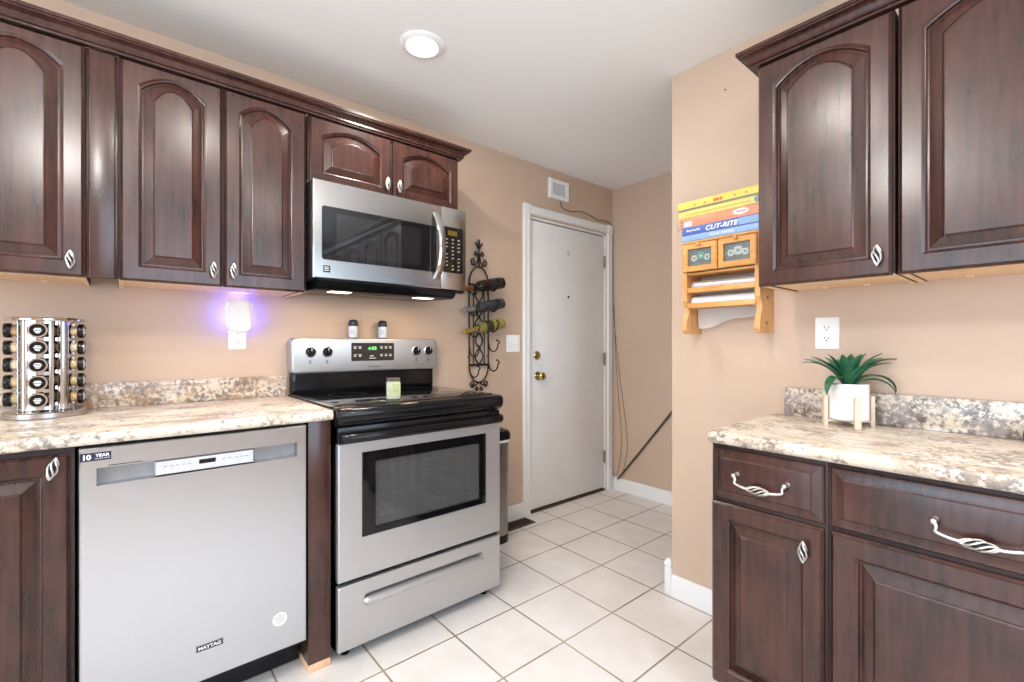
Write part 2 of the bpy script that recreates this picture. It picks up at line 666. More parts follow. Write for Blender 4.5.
# ------------------------------------------------------------------ door in the left wall
T = frame_left(0)
mb = MB(T)
CAS = [(0.0, 0.0), (0.006, 0.018), (0.020, 0.020), (0.030, 0.015), (0.050, 0.018), (0.060, 0.012), (0.060, 0.0)]
cz = DZ + 0.012
def casing_leg(mb, a, sgn):
    # profile across the leg; sgn +1 grows to the right
    pts = [(a + sgn * u, v) for u, v in CAS]
    mb.loops([[(p, q, 0.0) for p, q in pts], [(p, q, cz) for p, q in pts]])
casing_leg(mb, DY0 - 0.004, -1)
casing_leg(mb, DY1 + 0.004, 1)
pts = [(q, cz + u) for u, q in CAS]
mb.prism_a(pts, DY0 - 0.002, DY1 + 0.002)
for a in (DY0 - 0.034, DY1 + 0.028):
    mb.box(a - 0.033, a + 0.033, 0.0, 0.024, cz - 0.004, cz + 0.066, 0.004)
struct(mb.build('trim_2', M['white_trim']))
mb = MB(T)
mb.box(DY1 + 0.001, 3.041, 0.0205, 0.028, 0.0, 0.17, 0.003)
struct(mb.build('trim_3', M['white_trim']))
mb = MB(T)                       # jamb
mb.box(DY0, DY0 + 0.012, -0.115, -0.002, 0, DZ)
mb.box(DY1 - 0.012, DY1, -0.115, -0.002, 0, DZ)
mb.box(DY0, DY1, -0.115, -0.002, DZ - 0.012, DZ)
struct(mb.build('trim_4', M['white_trim']))
mb = MB(T)
mb.box(DY0 + 0.012, DY1 - 0.012, -0.115, 0.0, 0, 0.012, 0.002)
struct(mb.build('trim_5', M['rust_register']))
mb = MB(T)
mb.box(DY0 + 0.015, DY1 - 0.017, -0.055, -0.012, 0.022, DZ - 0.020, 0.002)
door = struct(mb.build('door_1', M['door_paint']))
door['label'] = 'plain white entry door'
mb = MB(T)                       # dark weather strip round the slab
mb.box(DY0 + 0.012, DY1 - 0.012, -0.075, -0.058, 0.012, DZ - 0.012)
struct(mb.build('weather_strip', M['dark_void'], door))
for zz, nm in ((0.955, 'knob'), (1.100, 'deadbolt')):
    mb = MB(T)
    yk = DY0 + 0.076 + (0.012 if nm == 'knob' else 0)
    if nm == 'knob':
        mb.lathe([(0.031, 0), (0.031, 0.004), (0.024, 0.009), (0.011, 0.011), (0.011, 0.030), (0.022, 0.036), (0.028, 0.047), (0.028, 0.056), (0.021, 0.064), (0.008, 0.067)], (yk, -0.012, zz), (0, 1, 0))
    else:
        mb.lathe([(0.031, 0), (0.031, 0.008), (0.026, 0.014), (0.022, 0.015), (0.021, 0.018), (0.012, 0.019)], (yk, -0.012, zz), (0, 1, 0))
    struct(mb.build(nm, M['brass'], door))
mb = MB(T)
mb.lathe([(0.009, 0), (0.009, 0.003), (0.006, 0.005), (0.005, 0.003)], (2.557, -0.012, 1.532), (0, 1, 0), 16)
struct(mb.build('peephole', M['black_matte'], door))
mb = MB(T)
mb.lathe([(0.017, 0), (0.015, 0.002)], (2.556, -0.012, 1.86), (0, 1, 0), 16)
struct(mb.build('patch', simple('grey_patch', srgb(206, 207, 208), 0.5), door))
for zz in (1.84, 1.06, 0.27):
    mb = MB(T)
    mb.box(DY1 - 0.020, DY1 - 0.013, -0.012, -0.004, zz - 0.045, zz + 0.045)
    mb.lathe([(0.006, -0.05), (0.006, 0.05)], (DY1 - 0.015, -0.003, zz), (0, 0, 1), 10)
    struct(mb.build('hinge', simple('dull_hinge_steel', (0.32, 0.31, 0.30), 0.4, 0.9), door))

# ------------------------------------------------------------------ cabinet doors, drawers and pulls
def outline(a0, a1, z0, zc, rise, n_side=1, n_arch=14):
    """closed outline: bottom-left, bottom-right, up the right side, arch from right to left (zc at corners, +rise in middle)"""
    pts = [(a0, z0), (a1, z0)]
    for k in range(n_arch + 1):
        t = k / n_arch
        a = a1 + (a0 - a1) * t
        s = 2 * t - 1
        pts.append((a, zc + rise * max(0.0, 1 - s * s) if rise else zc))
    return pts


def raised_door(T, a0, a1, z0, z1, parent, mat, stile=0.056, rise=0.0, bot=None, top=None, th=0.020):
    """frame with an arched opening (the door) and the raised panel in it (a sub-part)"""
    bot = stile if bot is None else bot
    top = stile if top is None else top
    na = 16
    def rect(i, d):
        return [(a, d, z) for a, z in outline(a0 + i, a1 - i, z0 + i, z1 - i, 0, n_arch=na)]
    def op(i, d):
        c = z1 - top - (rise if rise else 0)
        return [(a, d, z) for a, z in outline(a0 + stile + i, a1 - stile - i, z0 + bot + i, c - i, rise, n_arch=na)]
    mb = MB(T)
    mb.loops([op(0.0, 0.0), rect(0, 0), rect(0, th - 0.009), rect(0.003, th - 0.006), rect(0.0075, th), op(-0.0085, th), op(-0.0070, th - 0.0012), op(-0.0025, th - 0.0055), op(0.0, th - 0.0065), op(0.0015, th - 0.013), op(0.002, 0.001), op(0.0, 0.0)], False, False)
    d = mb.build('door', mat, parent, sharp=14)
    mb = MB(T)
    ins = min(0.032, (a1 - a0 - 2 * stile) * 0.18)
    mb.loops([op(0.0015, 0.001), op(0.0015, 0.0042), op(0.006, 0.0046), op(ins, th - 0.0045), op(ins + 0.0035, th - 0.0008), op(ins + 0.006, th)], True, True)
    mb.build('raised_panel', mat, d, sharp=11)
    return d


def drawer_front(T, a0, a1, z0, z1, parent, mat, th=0.020, ins=0.030):
    mb = MB(T)
    def rect(i, d):
        return [(a, d, z) for a, z in ((a0 + i, z0 + i), (a1 - i, z0 + i), (a1 - i, z1 - i), (a0 + i, z1 - i))]
    mb.loops([rect(0, 0), rect(0, 0.008), rect(0.003, 0.011), rect(0.006, 0.011), rect(ins - 0.003, th - 0.003), rect(ins, th - 0.0005), rect(ins + 0.003, th)])
    return mb.build('drawer', mat, parent, sharp=20)


def cage(mb, c, ax, L, R, strands=5, twist=PI * 0.9, r=0.0016, flat=1.0, out=(0, 1, 0)):
    """twisted wire cage along ax"""
    ax = Vector(ax).normalized()
    o = Vector(out).normalized()
    s = ax.cross(o)
    c = Vector(c)
    for k in range(strands):
        P = []
        for i in range(13):
            t = i / 12
            rad = R * math.sin(PI * t) ** 0.8 + 0.0008
            th = 2 * PI * k / strands + twist * t
            P.append(c + ax * (t - 0.5) * L + (o * math.cos(th) * flat + s * math.sin(th)) * rad)
        mb.tube(P, r, 6)


def cage_gap_shade(mb, c, ax, L, R):  # black core added so its colour gives the shade between the strands
    mb.mi = 1
    mb.lathe([(R * 0.74 * math.sin(PI * t / 10) ** 0.8 + 0.0005, (t / 10 - 0.5) * L * 0.96) for t in range(11)], c, ax, 14)
    mb.mi = 0


def knob_pull(T, a, d, z, parent, tilt=0.0, size=1.0):
    """small twisted birdcage pull standing on a stem"""
    mb = MB(T)
    L = 0.054 * size
    mb.lathe([(0.006, 0), (0.0045, 0.004), (0.0035, 0.012)], (a, d, z), (0, 1, 0), 10)
    ax = (math.sin(tilt), 0, math.cos(tilt))
    cage(mb, (a, d + 0.019, z), ax, L, 0.0098 * size, 5, PI * 0.85, 0.0021 * size, 0.8)
    cage_gap_shade(mb, (a, d + 0.019, z), ax, L, 0.0098 * size * 0.8)
    for s in (-1, 1):
        mb.sphere((a + ax[0] * s * L * 0.5, d + 0.019, z + ax[2] * s * L * 0.5), 0.0032 * size, 6)
    mb.lathe([(0.0035, -0.01), (0.0035, 0.01)], (a, d + 0.016, z), ax, 8)
    return mb.build('knob', M['nickel'], parent, 60, mat2=M['iron'])


def bail_pull(T, a, d, z, parent, half=0.062, drop=0.022):
    """drawer pull: two small posts, curved arms dropping to a twisted leaf in the middle"""
    mb = MB(T)
    for s in (-1, 1):
        mb.lathe([(0.008, 0), (0.007, 0.003), (0.0045, 0.006), (0.0045, 0.016), (0.006, 0.019), (0.0075, 0.024), (0.004, 0.028)], (a + s * half, d, z), (0, 1, 0), 12)
        P = []
        for k in range(11):
            t = k / 10
            if t < 0.45:
                q = t / 0.45
                P.append((a + s * (half - 0.004 * math.sin(q * PI) - 0.002 * q), d + 0.022 + 0.004 * q, z - drop * 0.85 * q))
            else:
                q = (t - 0.45) / 0.55
                P.append((a + s * (half - 0.004 - (half - 0.026) * q), d + 0.026 + 0.002 * math.sin(q * PI), z - drop * 0.85 - drop * 0.3 * math.sin(q * PI / 2)))
        mb.tube(P, [0.0042] * 5 + [0.0036] * 6, 8)
    cage(mb, (a, d + 0.026, z - drop * 1.15), (1, 0, 0.02), 0.066, 0.011, 6, PI * 1.1, 0.0021, 0.7)
    cage_gap_shade(mb, (a, d + 0.026, z - drop * 1.15), (1, 0, 0.02), 0.066, 0.0078)
    return mb.build('handle', M['nickel'], parent, 60, mat2=M['iron'])


def crown(mb, prof, path):
    """sweep (offset, z) profile along an open 2-D path, the offset going to the right-hand side of the path"""
    rings = []
    n = len(path)
    for i, p in enumerate(path):
        p = Vector(p)
        def nrm(q0, q1):
            t = (Vector(q1) - Vector(q0)).normalized()
            return Vector((t.y, -t.x))
        if i == 0:
            m = nrm(path[0], path[1])
        elif i == n - 1:
            m = nrm(path[-2], path[-1])
        else:
            n0, n1 = nrm(path[i - 1], path[i]), nrm(path[i], path[i + 1])
            m = (n0 + n1)
            m = m / m.dot(n0)
        rings.append([(p.x + m.x * o, p.y + m.y * o, z) for o, z in prof])
    mb.loops(rings)


CH = M['cherry']
T = frame_left(0)
ZB, ZT = 1.400, 2.150
FX = 0.312                           # face of the carcasses on the left wall


def wall_cabinet(T, depth, a0, a1, z0, z1, name, label, group):
    """carcass with a recessed pale underside; the doors are hung on it by the caller"""
    root = thing(name, label, 'cabinet', T((( a0 + a1) / 2, depth / 2, z0)), group)
    mb = MB(T)
    mb.box(a0, a1, 0.001, depth, z0 + 0.016, z1, 0.001)
    mb.box(a0, a0 + 0.016, 0.001, depth, z0, z0 + 0.016)
    mb.box(a1 - 0.016, a1, 0.001, depth, z0, z0 + 0.016)
    mb.box(a0 + 0.016, a1 - 0.016, depth - 0.018, depth, z0, z0 + 0.016)
    mb.build('carcass', M['cherry_shaded'], root)
    mb = MB(T)
    mb.box(a0 + 0.017, a1 - 0.017, 0.002, depth - 0.019, z0 + 0.004, z0 + 0.0155)
    mb.box(a0 + 0.001, a0 + 0.0165, 0.002, depth - 0.002, z0 - 0.003, z0 - 0.0002)
    mb.box(a1 - 0.0165, a1 - 0.001, 0.002, depth - 0.002, z0 - 0.003, z0 - 0.0002)
    for a in (a0 + 0.12, a1 - 0.12):
        mb.box(a - 0.009, a + 0.009, 0.05, 0.065, z0 - 0.002, z0 + 0.004)
    mb.build('underside', M['maple'], root)
    return root


GL = 'dark cherry wall cabinets on the range wall'

TD = frame_left(FX + 0.0006)
cA = wall_cabinet(T, FX, -0.70, -0.092, ZB, ZT, 'wall_cabinet', 'dark cherry arched-door wall cabinet at far left above the spice carousel', GL)
d = raised_door(TD, -0.398, -0.0945, ZB - 0.004, ZT - 0.006, cA, CH, rise=0.050, top=0.036)
knob_pull(TD, -0.126, 0.020, 1.447, d)
raised_door(TD, -0.698, -0.402, ZB - 0.004, ZT - 0.006, cA, CH, rise=0.050, top=0.036)

fl = thing('filler_strip', 'narrow dark cherry filler strip between the two left wall cabinets', 'filler strip', (FX, -0.05, ZB))
mb = MB(T)
mb.box(-0.0915, -0.0115, FX - 0.018, FX - 0.001, ZB, ZT, 0.0015)
mb.build('backing_board', CH, fl)
mb = MB(T)
mb.box(-0.084, -0.018, FX - 0.0009, FX + 0.016, ZB - 0.004, ZT - 0.006, 0.004, 3)
mb.build('face_board', CH, fl)

cB = wall_cabinet(T, FX, -0.011, 0.592, ZB, ZT, 'wall_cabinet', 'dark cherry wall cabinet with two tall arched doors above the plug-in night light', GL)
d = raised_door(TD, -0.006, 0.2860, ZB - 0.004, ZT - 0.006, cB, CH, rise=0.048, top=0.036)
knob_pull(TD, 0.258, 0.020, 1.453, d)
d = raised_door(TD, 0.2945, 0.586, ZB - 0.004, ZT - 0.006, cB, CH, rise=0.048, top=0.036)
knob_pull(TD, 0.322, 0.020, 1.456, d)

ZD = 1.872
cD = wall_cabinet(T, FX, 0.597, 1.350, ZD, ZT, 'wall_cabinet', 'short dark cherry wall cabinet with two arched doors directly over the microwave', GL)
d = raised_door(TD, 0.602, 0.970, ZD - 0.002, ZT - 0.006, cD, CH, rise=0.042, top=0.040, bot=0.046)
knob_pull(TD, 0.944, 0.020, 1.925, d)
d = raised_door(TD, 0.980, 1.347, ZD - 0.002, ZT - 0.006, cD, CH, rise=0.042, top=0.040, bot=0.046)
knob_pull(TD, 1.003, 0.020, 1.925, d)

CP = [(0.0, 2.1508), (0.022, 2.1508), (0.022, 2.158), (0.029, 2.160), (0.033, 2.167), (0.040, 2.178), (0.052, 2.185), (0.060, 2.187), (0.060, 2.191), (0.066, 2.193), (0.066, 2.204), (0.0, 2.204)]
CP = [(o * 0.86 if o > 0.03 else o, z) for o, z in CP]
mb = MB()
crown(mb, CP, [(FX - 0.003, -0.70), (FX - 0.003, 1.349), (0.0015, 1.349)])
cr = mb.build('crown_moulding', CH, sharp=25, loc=(FX, 0.3, 2.1508))
tag(cr, 'long dark cherry crown moulding along the top of the range-wall cabinets', 'moulding', 'crown mouldings')

# ------------------------------------------------------------------ right-hand wall cabinets
RY = 0.318                            # carcass depth on the right wall
TR = frame_right(YA)
TRD = frame_right(YA - RY - 0.0006)
RB, RT = 1.380, 2.122
GR = 'dark cherry wall cabinets on the outlet wall'
labels = ['dark cherry arched-door wall cabinet beside the wooden wall rack, with one knob', 'dark cherry arched-door wall cabinet at the right edge of the photo',
          'dark cherry two-door wall cabinet beyond the right edge, second of the mirrored run', 'dark cherry two-door wall cabinet in the far right corner of the kitchen']
spans = [(1.700, 2.064, 1), (2.071, 2.880, 2), (2.886, 3.620, 2), (3.626, 4.390, 2)]
for (a0, a1, n), lb in zip(spans, labels):
    c = wall_cabinet(TR, RY, a0, a1, RB, RT, 'wall_cabinet', lb, GR)
    wd = (a1 - a0) / n
    for k in range(n):
        e0 = a0 + wd * k + (0.004 if k == 0 else 0.003)
        e1 = a0 + wd * (k + 1) - (0.004 if k == n - 1 else 0.003)
        d = raised_door(TRD, e0, e1, RB - 0.006, RT - 0.006, c, CH, rise=0.052, top=0.036)
        if n == 1:
            knob_pull(TRD, e1 - 0.030, 0.020, RB + 0.050, d)
        else:
            knob_pull(TRD, (e1 - 0.030) if k == 0 else (e0 + 0.030), 0.020, RB + 0.050, d)
mb = MB()
CPR = [(o, z - 2.1508 + RT + 0.0008) for o, z in CP]
crown(mb, CPR, [(1.701, YA - 0.0015), (1.701, YA - RY + 0.003), (4.390, YA - RY + 0.003)])
E2 = mb.build('crown_moulding', CH, sharp=25, loc=(2.2, YA - RY, RT))
tag(E2, 'short dark cherry crown moulding on the right-hand wall cabinets', 'moulding', 'crown mouldings')

# ------------------------------------------------------------------ base cabinets
BX = 0.618
def base_cabinet(T, depth, a0, a1, ztop, label, group):
    root = thing('base_cabinet', label, 'cabinet', T(((a0 + a1) / 2, depth / 2, 0)), group)
    mb = MB(T)
    mb.box(a0, a1, 0.002, depth, 0.10, ztop, 0.001)
    mb.build('carcass', M['cherry_shaded'], root)
    mb = MB(T)
    mb.box(a0 + 0.002, a1 - 0.002, 0.02, depth - 0.075, 0.0, 0.0995)
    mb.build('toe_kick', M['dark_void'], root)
    return root


GB = 'dark cherry base cabinets'
TB = frame_left(BX + 0.0006)
b0 = base_cabinet(T, BX, -0.80, -0.100, 0.898, 'dark cherry base cabinet at the left edge beside the dishwasher', GB)
d = raised_door(TB, -0.450, -0.108, 0.115, 0.884, b0, CH, stile=0.058)
knob_pull(TB, -0.140, 0.020, 0.852, d, tilt=0.25)
raised_door(TB, -0.795, -0.456, 0.115, 0.884, b0, CH, stile=0.058)

ep = thing('end_panel', 'tall dark wood end panel between dishwasher and range', 'panel', (0.33, 0.545, 0))
mb = MB(T)
mb.box(0.5065, 0.5855, 0.03, 0.634, 0.030, 0.901, 0.0015)
mb.build('panel', CH, ep)
mb = MB(T)
mb.box(0.5075, 0.5845, 0.03, 0.633, 0.0, 0.0295, 0.001)
f = mb.build('foot', M['bare_end'], ep)
f['label'] = 'bare pale wood foot'

BYD = 0.525                            # right base carcass depth (face at y = 1.455)
TRB = frame_right(YA - BYD - 0.0006)
b1 = base_cabinet(TR, BYD, 1.641, 1.9605, 0.866, 'narrow dark cherry base cabinet with small drawer under the plant', GB)
d = drawer_front(TRB, 1.645, 1.953, 0.694, 0.852, b1, CH)
bail_pull(TRB, 1.796, 0.020, 0.782, d, half=0.070, drop=0.026)
d = raised_door(TRB, 1.645, 1.953, 0.115, 0.682, b1, CH, stile=0.056)
knob_pull(TRB, 1.911, 0.020, 0.613, d)
b2 = base_cabinet(TR, BYD, 1.9615, 2.60, 0.866, 'wide dark cherry base cabinet with a broad drawer at the lower right corner', GB)
d = drawer_front(TRB, 1.969, 2.52, 0.694, 0.852, b2, CH)
bail_pull(TRB, 2.250, 0.020, 0.776, d, half=0.074, drop=0.026)
d = raised_door(TRB, 1.969, 2.52, 0.115, 0.682, b2, CH, stile=0.060)

# ------------------------------------------------------------------ worktops with their backsplashes
def worktop(T, a0, a1, depth, zb, zt, mat, label, s0, s1, sz, smat, end_round=False):
    root = thing('worktop', label, 'worktop', T(((a0 + a1) / 2, depth / 2, zb)))
    r = (zt - zb) / 2
    prof = [(0.001, zb), (depth - r * 0.6, zb)]
    for k in range(1, 8):
        t = -PI / 2 + PI * k / 8
        prof.append((depth - r * 0.75 + r * 0.75 * math.cos(t), zb + r + r * math.sin(t)))
    prof += [(depth - r * 0.8, zt), (0.001, zt)]
    mb = MB(T)
    if end_round:
        mb.loops([[(a0 + e, d_ - f_ if d_ > depth - 0.03 else d_, z) for d_, z in prof] for e, f_ in ((0, 0.010), (0.003, 0.004), (0.010, 0.0))] + [[(a1, d_, z) for d_, z in prof]])
    else:
        mb.prism_a(prof, a0, a1)
    mb.build('slab', mat, root)
    mb = MB(T)
    mb.box(s0, s1, 0.001, 0.021, zt + 0.0003, sz, 0.003)
    mb.build('backsplash', smat, root)
    return root


worktop(T, -0.80, 0.589, 0.652, 0.902, 0.937, M['granite_y'], 'cream and tan granite-look worktop over the dishwasher', -0.80, 0.589, 1.032, M['granite_splash'])
worktop(TR, 1.638, 2.60, 0.560, 0.867, 0.905, M['granite_x'], 'cream and tan granite-look worktop on the right carrying the potted plant', 1.674, 2.60, 1.012, M['granite_splash_x'], True)

# ------------------------------------------------------------------ dishwasher
dw = thing('dishwasher', 'stainless dishwasher under the left worktop with round sticker and blue badge', 'dishwasher', (0.32, 0.2, 0))
mb = MB(T)
mb.box(-0.096, 0.503, 0.03, 0.600, 0.10, 0.897, 0.002)
mb.build('tub', M['black_matte'], dw)
mb = MB(T)
mb.box(-0.094, 0.501, 0.03, 0.540, 0.012, 0.0995, 0.002)
for a in (-0.06, 0.46):
    mb.lathe([(0.018, 0), (0.018, 0.012)], (a, 0.50, 0), (0, 0, 1), 12)
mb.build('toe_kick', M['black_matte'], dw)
def rc(a0, a1, z0, z1, d):
    return [(a0, d, z0), (a1, d, z0), (a1, d, z1), (a0, d, z1)]
mb = MB(T)
A0, A1, Z0, Z1 = -0.0905, 0.4985, 0.130, 0.892
mb.loops([rc(A0, A1, Z0, Z1, 0.601), rc(A0, A1, Z0, Z1, 0.637), rc(A0 + .003, A1 - .003, Z0 + .003, Z1 - .003, 0.640),
          rc(-0.055, 0.468, 0.786, 0.835, 0.640), rc(-0.055, 0.468, 0.788, 0.833, 0.612)], True, True)
fp = mb.build('front_panel', M['steel_pale'], dw, sharp=20)
mb = MB(T)
mb.loops([rc(0.073, 0.335, 0.788, 0.832, 0.6125), rc(0.073, 0.335, 0.788, 0.832, 0.630), rc(0.077, 0.331, 0.791, 0.829, 0.638)])
cs = mb.build('control_strip', simple('pale_grey_control_strip', srgb(196, 198, 202), 0.35, 0.2), fp)
mb = MB(T)
mb.box(-0.0545, 0.0725, 0.6125, 0.6135, 0.7885, 0.8325)
GPL = simple('grey_pocket_liner', srgb(150, 151, 154), 0.4, 0.3)
mb.build('pocket_handle', GPL, fp)
mb = MB(T)
mb.box(0.3355, 0.4675, 0.6125, 0.6135, 0.7885, 0.8325)
mb.build('pocket_handle', GPL, fp)
mb = MB(T)
mb.box(0.182, 0.226, 0.6383, 0.6390, 0.808, 0.821)
mb.build('display', M['black_glass'], fp)
mb = MB(T)
for a in (0.095, 0.110, 0.125, 0.140, 0.155, 0.245, 0.262, 0.280, 0.294, 0.308):
    mb.box(a, a + 0.006, 0.6383, 0.6388, 0.813, 0.8145)
mb.build('button_print', M['dark_text'], fp)
mb = MB(T)
mb.box(-0.030, 0.045, 0.6402, 0.6406, 0.8385, 0.8405)
mb.build('vent_slot', M['black_matte'], fp)
mb = MB(T)
mb.box(-0.0885, -0.024, 0.6402, 0.6408, 0.8565, 0.8795)
st = mb.build('warranty_sticker', M['navy'], fp)
mb = MB(T)
mb.text('10', -0.0740, 0.868, 0.0150, 0.6408, width=0.0165, bold=0.045)
mb.text('YEAR', -0.0425, 0.8712, 0.0085, 0.6408, width=0.030, bold=0.03)
mb.text('LIMITED PARTS', -0.0425, 0.8625, 0.0028, 0.6408, width=0.031)
mb.build('sticker_lettering', M['white_text'], fp)
mb = MB(T)
mb.box(0.172, 0.247, 0.6402, 0.6425, 0.2235, 0.2455, 0.0008)
mb.build('badge_rim', M['chrome'], fp)
mb = MB(T)
mb.box(0.1745, 0.2445, 0.6425, 0.6431, 0.2255, 0.2435)
mb.build('badge', M['navy'], fp)
mb = MB(T)
mb.text('MAYTAG', 0.2095, 0.2345, 0.0105, 0.6431, width=0.060, bold=0.03)
mb.build('badge_lettering', M['white_text'], fp)
mb = MB(T)
mb.lathe([(0.0225, 0), (0.0225, 0.0006)], (0.412, 0.6402, 0.238), (0, 1, 0), 28)
mb.build('round_sticker', M['white_plastic'], fp)
mb = MB(T)
for k, (w_, zz) in enumerate(((0.022, 0.250), (0.030, 0.2445), (0.026, 0.239), (0.030, 0.2335), (0.024, 0.226))):
    mb.box(0.412 - w_ / 2, 0.412 + w_ / 2, 0.6409, 0.6412, zz, zz + 0.002)
mb.build('sticker_print', simple('blue_grey_print', srgb(120, 120, 140), 0.5), fp)

# ------------------------------------------------------------------ range
R0, R1 = 0.599, 1.359
RM = (R0 + R1) / 2
rg = thing('range', 'freestanding stainless and black electric range below the microwave', 'range', (0.34, RM, 0))
SR = brushed('silver_range_steel', (0.54, 0.54, 0.545, 1), 0.42, 0.3, metal=0.9)
mb = MB(T)
mb.box(R0, R0 + 0.03, 0.02, 0.640, 0.045, 0.872)
mb.box(R1 - 0.03, R1, 0.02, 0.640, 0.045, 0.872)
mb.box(R0, R1, 0.02, 0.10, 0.045, 0.872)
mb.box(R0, R1, 0.02, 0.640, 0.045, 0.33)
mb.box(R0, R1, 0.02, 0.640, 0.80, 0.872)
mb.build('body', M['black_plastic'], rg)
mb = MB(T)                               # oven cavity lining
mb.box(R0 + 0.031, R0 + 0.06, 0.101, 0.636, 0.331, 0.799)
mb.box(R1 - 0.06, R1 - 0.031, 0.101, 0.636, 0.331, 0.799)
mb.box(R0 + 0.06, R1 - 0.06, 0.101, 0.13, 0.331, 0.799)
mb.box(R0 + 0.06, R1 - 0.06, 0.13, 0.636, 0.331, 0.36)
mb.box(R0 + 0.06, R1 - 0.06, 0.13, 0.636, 0.77, 0.799)
cav = mb.build('oven_cavity', simple('grey_enamel', (0.50, 0.50, 0.49), 0.4, var=0.1, scale=4), rg)
for zz in (0.50, 0.62):
    mb = MB(T)
    for k in range(15):
        a = R0 + 0.075 + k * (R1 - R0 - 0.15) / 14
        mb.tube([(a, 0.15, zz), (a, 0.60, zz)], 0.003, 6)
    for dd in (0.15, 0.37, 0.60):
        mb.tube([(R0 + 0.061, dd, zz - 0.004), (R1 - 0.061, dd, zz - 0.004)], 0.004, 6)
    mb.build('oven_rack', M['nickel'], rg)
# cooktop
mb = MB(T)
prof = [(0.012, 0.8725), (0.012, 0.9445), (0.640, 0.9445), (0.672, 0.943), (0.684, 0.937), (0.690, 0.926), (0.690, 0.905), (0.684, 0.888), (0.668, 0.876), (0.640, 0.8725)]
mb.loops([[(R0 - 0.003 + e, 0.3 + (d_ - 0.3) * s, 0.908 + (z - 0.908) * t) for d_, z in prof] for e, s, t in ((0.0, 0.985, 0.75), (0.004, 0.995, 0.93), (0.012, 1, 1))] +
         [[(R1 + 0.003 - e, 0.3 + (d_ - 0.3) * s, 0.908 + (z - 0.908) * t) for d_, z in prof] for e, s, t in ((0.012, 1, 1), (0.004, 0.995, 0.93), (0.0, 0.985, 0.75))])
top = mb.build('cooktop', M['black_plastic'], rg, sharp=50)
mb = MB(T)
mb.box(R0 + 0.020, R1 - 0.020, 0.085, 0.630, 0.9447, 0.9470, 0.001)
gl = mb.build('glass_top', M['black_glass'], top)
for a, dd, rr in ((R0 + 0.20, 0.23, 0.085), (R0 + 0.20, 0.47, 0.11), (R1 - 0.20, 0.23, 0.11), (R1 - 0.20, 0.47, 0.085)):
    mb = MB(T)
    mb.lathe([(rr - 0.002, 0.0), (rr, 0.0), (rr, 0.0002), (rr - 0.002, 0.0002), (rr - 0.002, 0)], (a, dd, 0.9471), (0, 0, 1), 40, False)
    mb.build('burner_marking', M['black_matte'], top)
mb = MB(T)
mb.box(R0 - 0.006, R0 + 0.018, 0.09, 0.60, 0.9446, 0.9462, 0.0005)
mb.build('side_trim', M['steel'], top)
# backguard
mb = MB(T)
mb.box(R0 + 0.004, R1 - 0.004, 0.003, 0.055, 0.9446, 1.046, 0.004)
mb.prism(rounded(R0 + 0.02, R1 - 0.02, 0.960, 1.036, 0.012), 0.0549, 0.060)
bk = mb.build('backguard', M['black_plastic'], rg)
mb = MB(T)
o1 = rounded(R0 - 0.004, R1 + 0.016, 1.040, 1.208, 0.024, 8)
def inset(pts, k):
    cx, cz_ = (R0 + R1) / 2 + 0.006, 1.124
    return [(cx + (a - cx) * (1 - k / 0.38), cz_ + (z - cz_) * (1 - k / 0.084)) for a, z in pts]
mb.loops([[(a, 0.004, z) for a, z in o1], [(a, 0.066, z) for a, z in o1], [(a, 0.073, z) for a, z in inset(o1, 0.003)], [(a, 0.075, z) for a, z in inset(o1, 0.009)]])
pn = mb.build('control_panel', SR, rg)
DP = 0.0752
mb = MB(T)
mb.prism(rounded(0.876, 1.106, 1.094, 1.186, 0.006), DP, DP + 0.0015)
ds = mb.build('display', simple('brown_black_display', srgb(44, 40, 38), 0.25), pn)
mb = MB(T)
mb.text('4:08', 0.985, 1.158, 0.018, DP + 0.0015, width=0.046, bold=0.02)
mb.build('clock_digits', simple('green_led', (0.1, 0.5, 0.12), 0.5, emit=(0.18, 1.0, 0.22), estr=0.9), pn)
mb = MB(T)
for a in (0.895, 0.920, 1.035, 1.060, 1.085):
    for zz in (1.157, 1.117):
        mb.box(a - 0.006, a + 0.006, DP + 0.0015, DP + 0.002, zz, zz + 0.004)
        mb.box(a - 0.008, a + 0.008, DP + 0.0015, DP + 0.002, zz + 0.0085, zz + 0.0105)
mb.box(0.972, 0.992, DP + 0.0015, DP + 0.002, 1.117, 1.121)
mb.box(0.968, 1.004, DP + 0.0015, DP + 0.002, 1.106, 1.109)
mb.build('button_print', M['white_text'], pn)
mb = MB(T)
mb.text('FRIGIDAIRE', 0.995, 1.0645, 0.007, DP, width=0.064, bold=0.01)
mb.build('maker_lettering', M['dark_text'], pn)
for a in (0.679, 0.757, 1.238, 1.313):
    mb = MB(T)
    mb.lathe([(0.0265, 0.0), (0.0265, 0.003), (0.023, 0.005)], (a, DP, 1.143), (0, 1, 0), 28)
    kn = mb.build('knob', M['nickel'], pn)
    mb = MB(T)
    mb.lathe([(0.0225, 0.005), (0.0215, 0.013), (0.019, 0.016), (0.010, 0.0165)], (a, DP, 1.143), (0, 1, 0), 28)
    mb.loops([[(a + x, DP + 0.016, 1.143 + z) for x, z in ((-0.006, -0.020), (0.006, -0.020), (0.006, 0.020), (-0.006, 0.020))],
              [(a + x, DP + 0.027, 1.143 + z) for x, z in ((-0.004, -0.018), (0.004, -0.018), (0.004, 0.018), (-0.004, 0.018))]])
    mb.build('grip', M['black_plastic'], kn)
    mb = MB(T)
    mb.box(a - 0.0014, a + 0.0014, DP + 0.0271, DP + 0.0276, 1.146, 1.160)
    mb.build('pointer', M['white_text'], kn)
    mb = MB(T)
    mb.box(a - 0.003, a + 0.003, DP, DP + 0.0003, 1.097, 1.103)
    mb.box(a - 0.006, a + 0.006, DP, DP + 0.0003, 1.088, 1.093)
    mb.build('dial_print', M['dark_text'], kn)
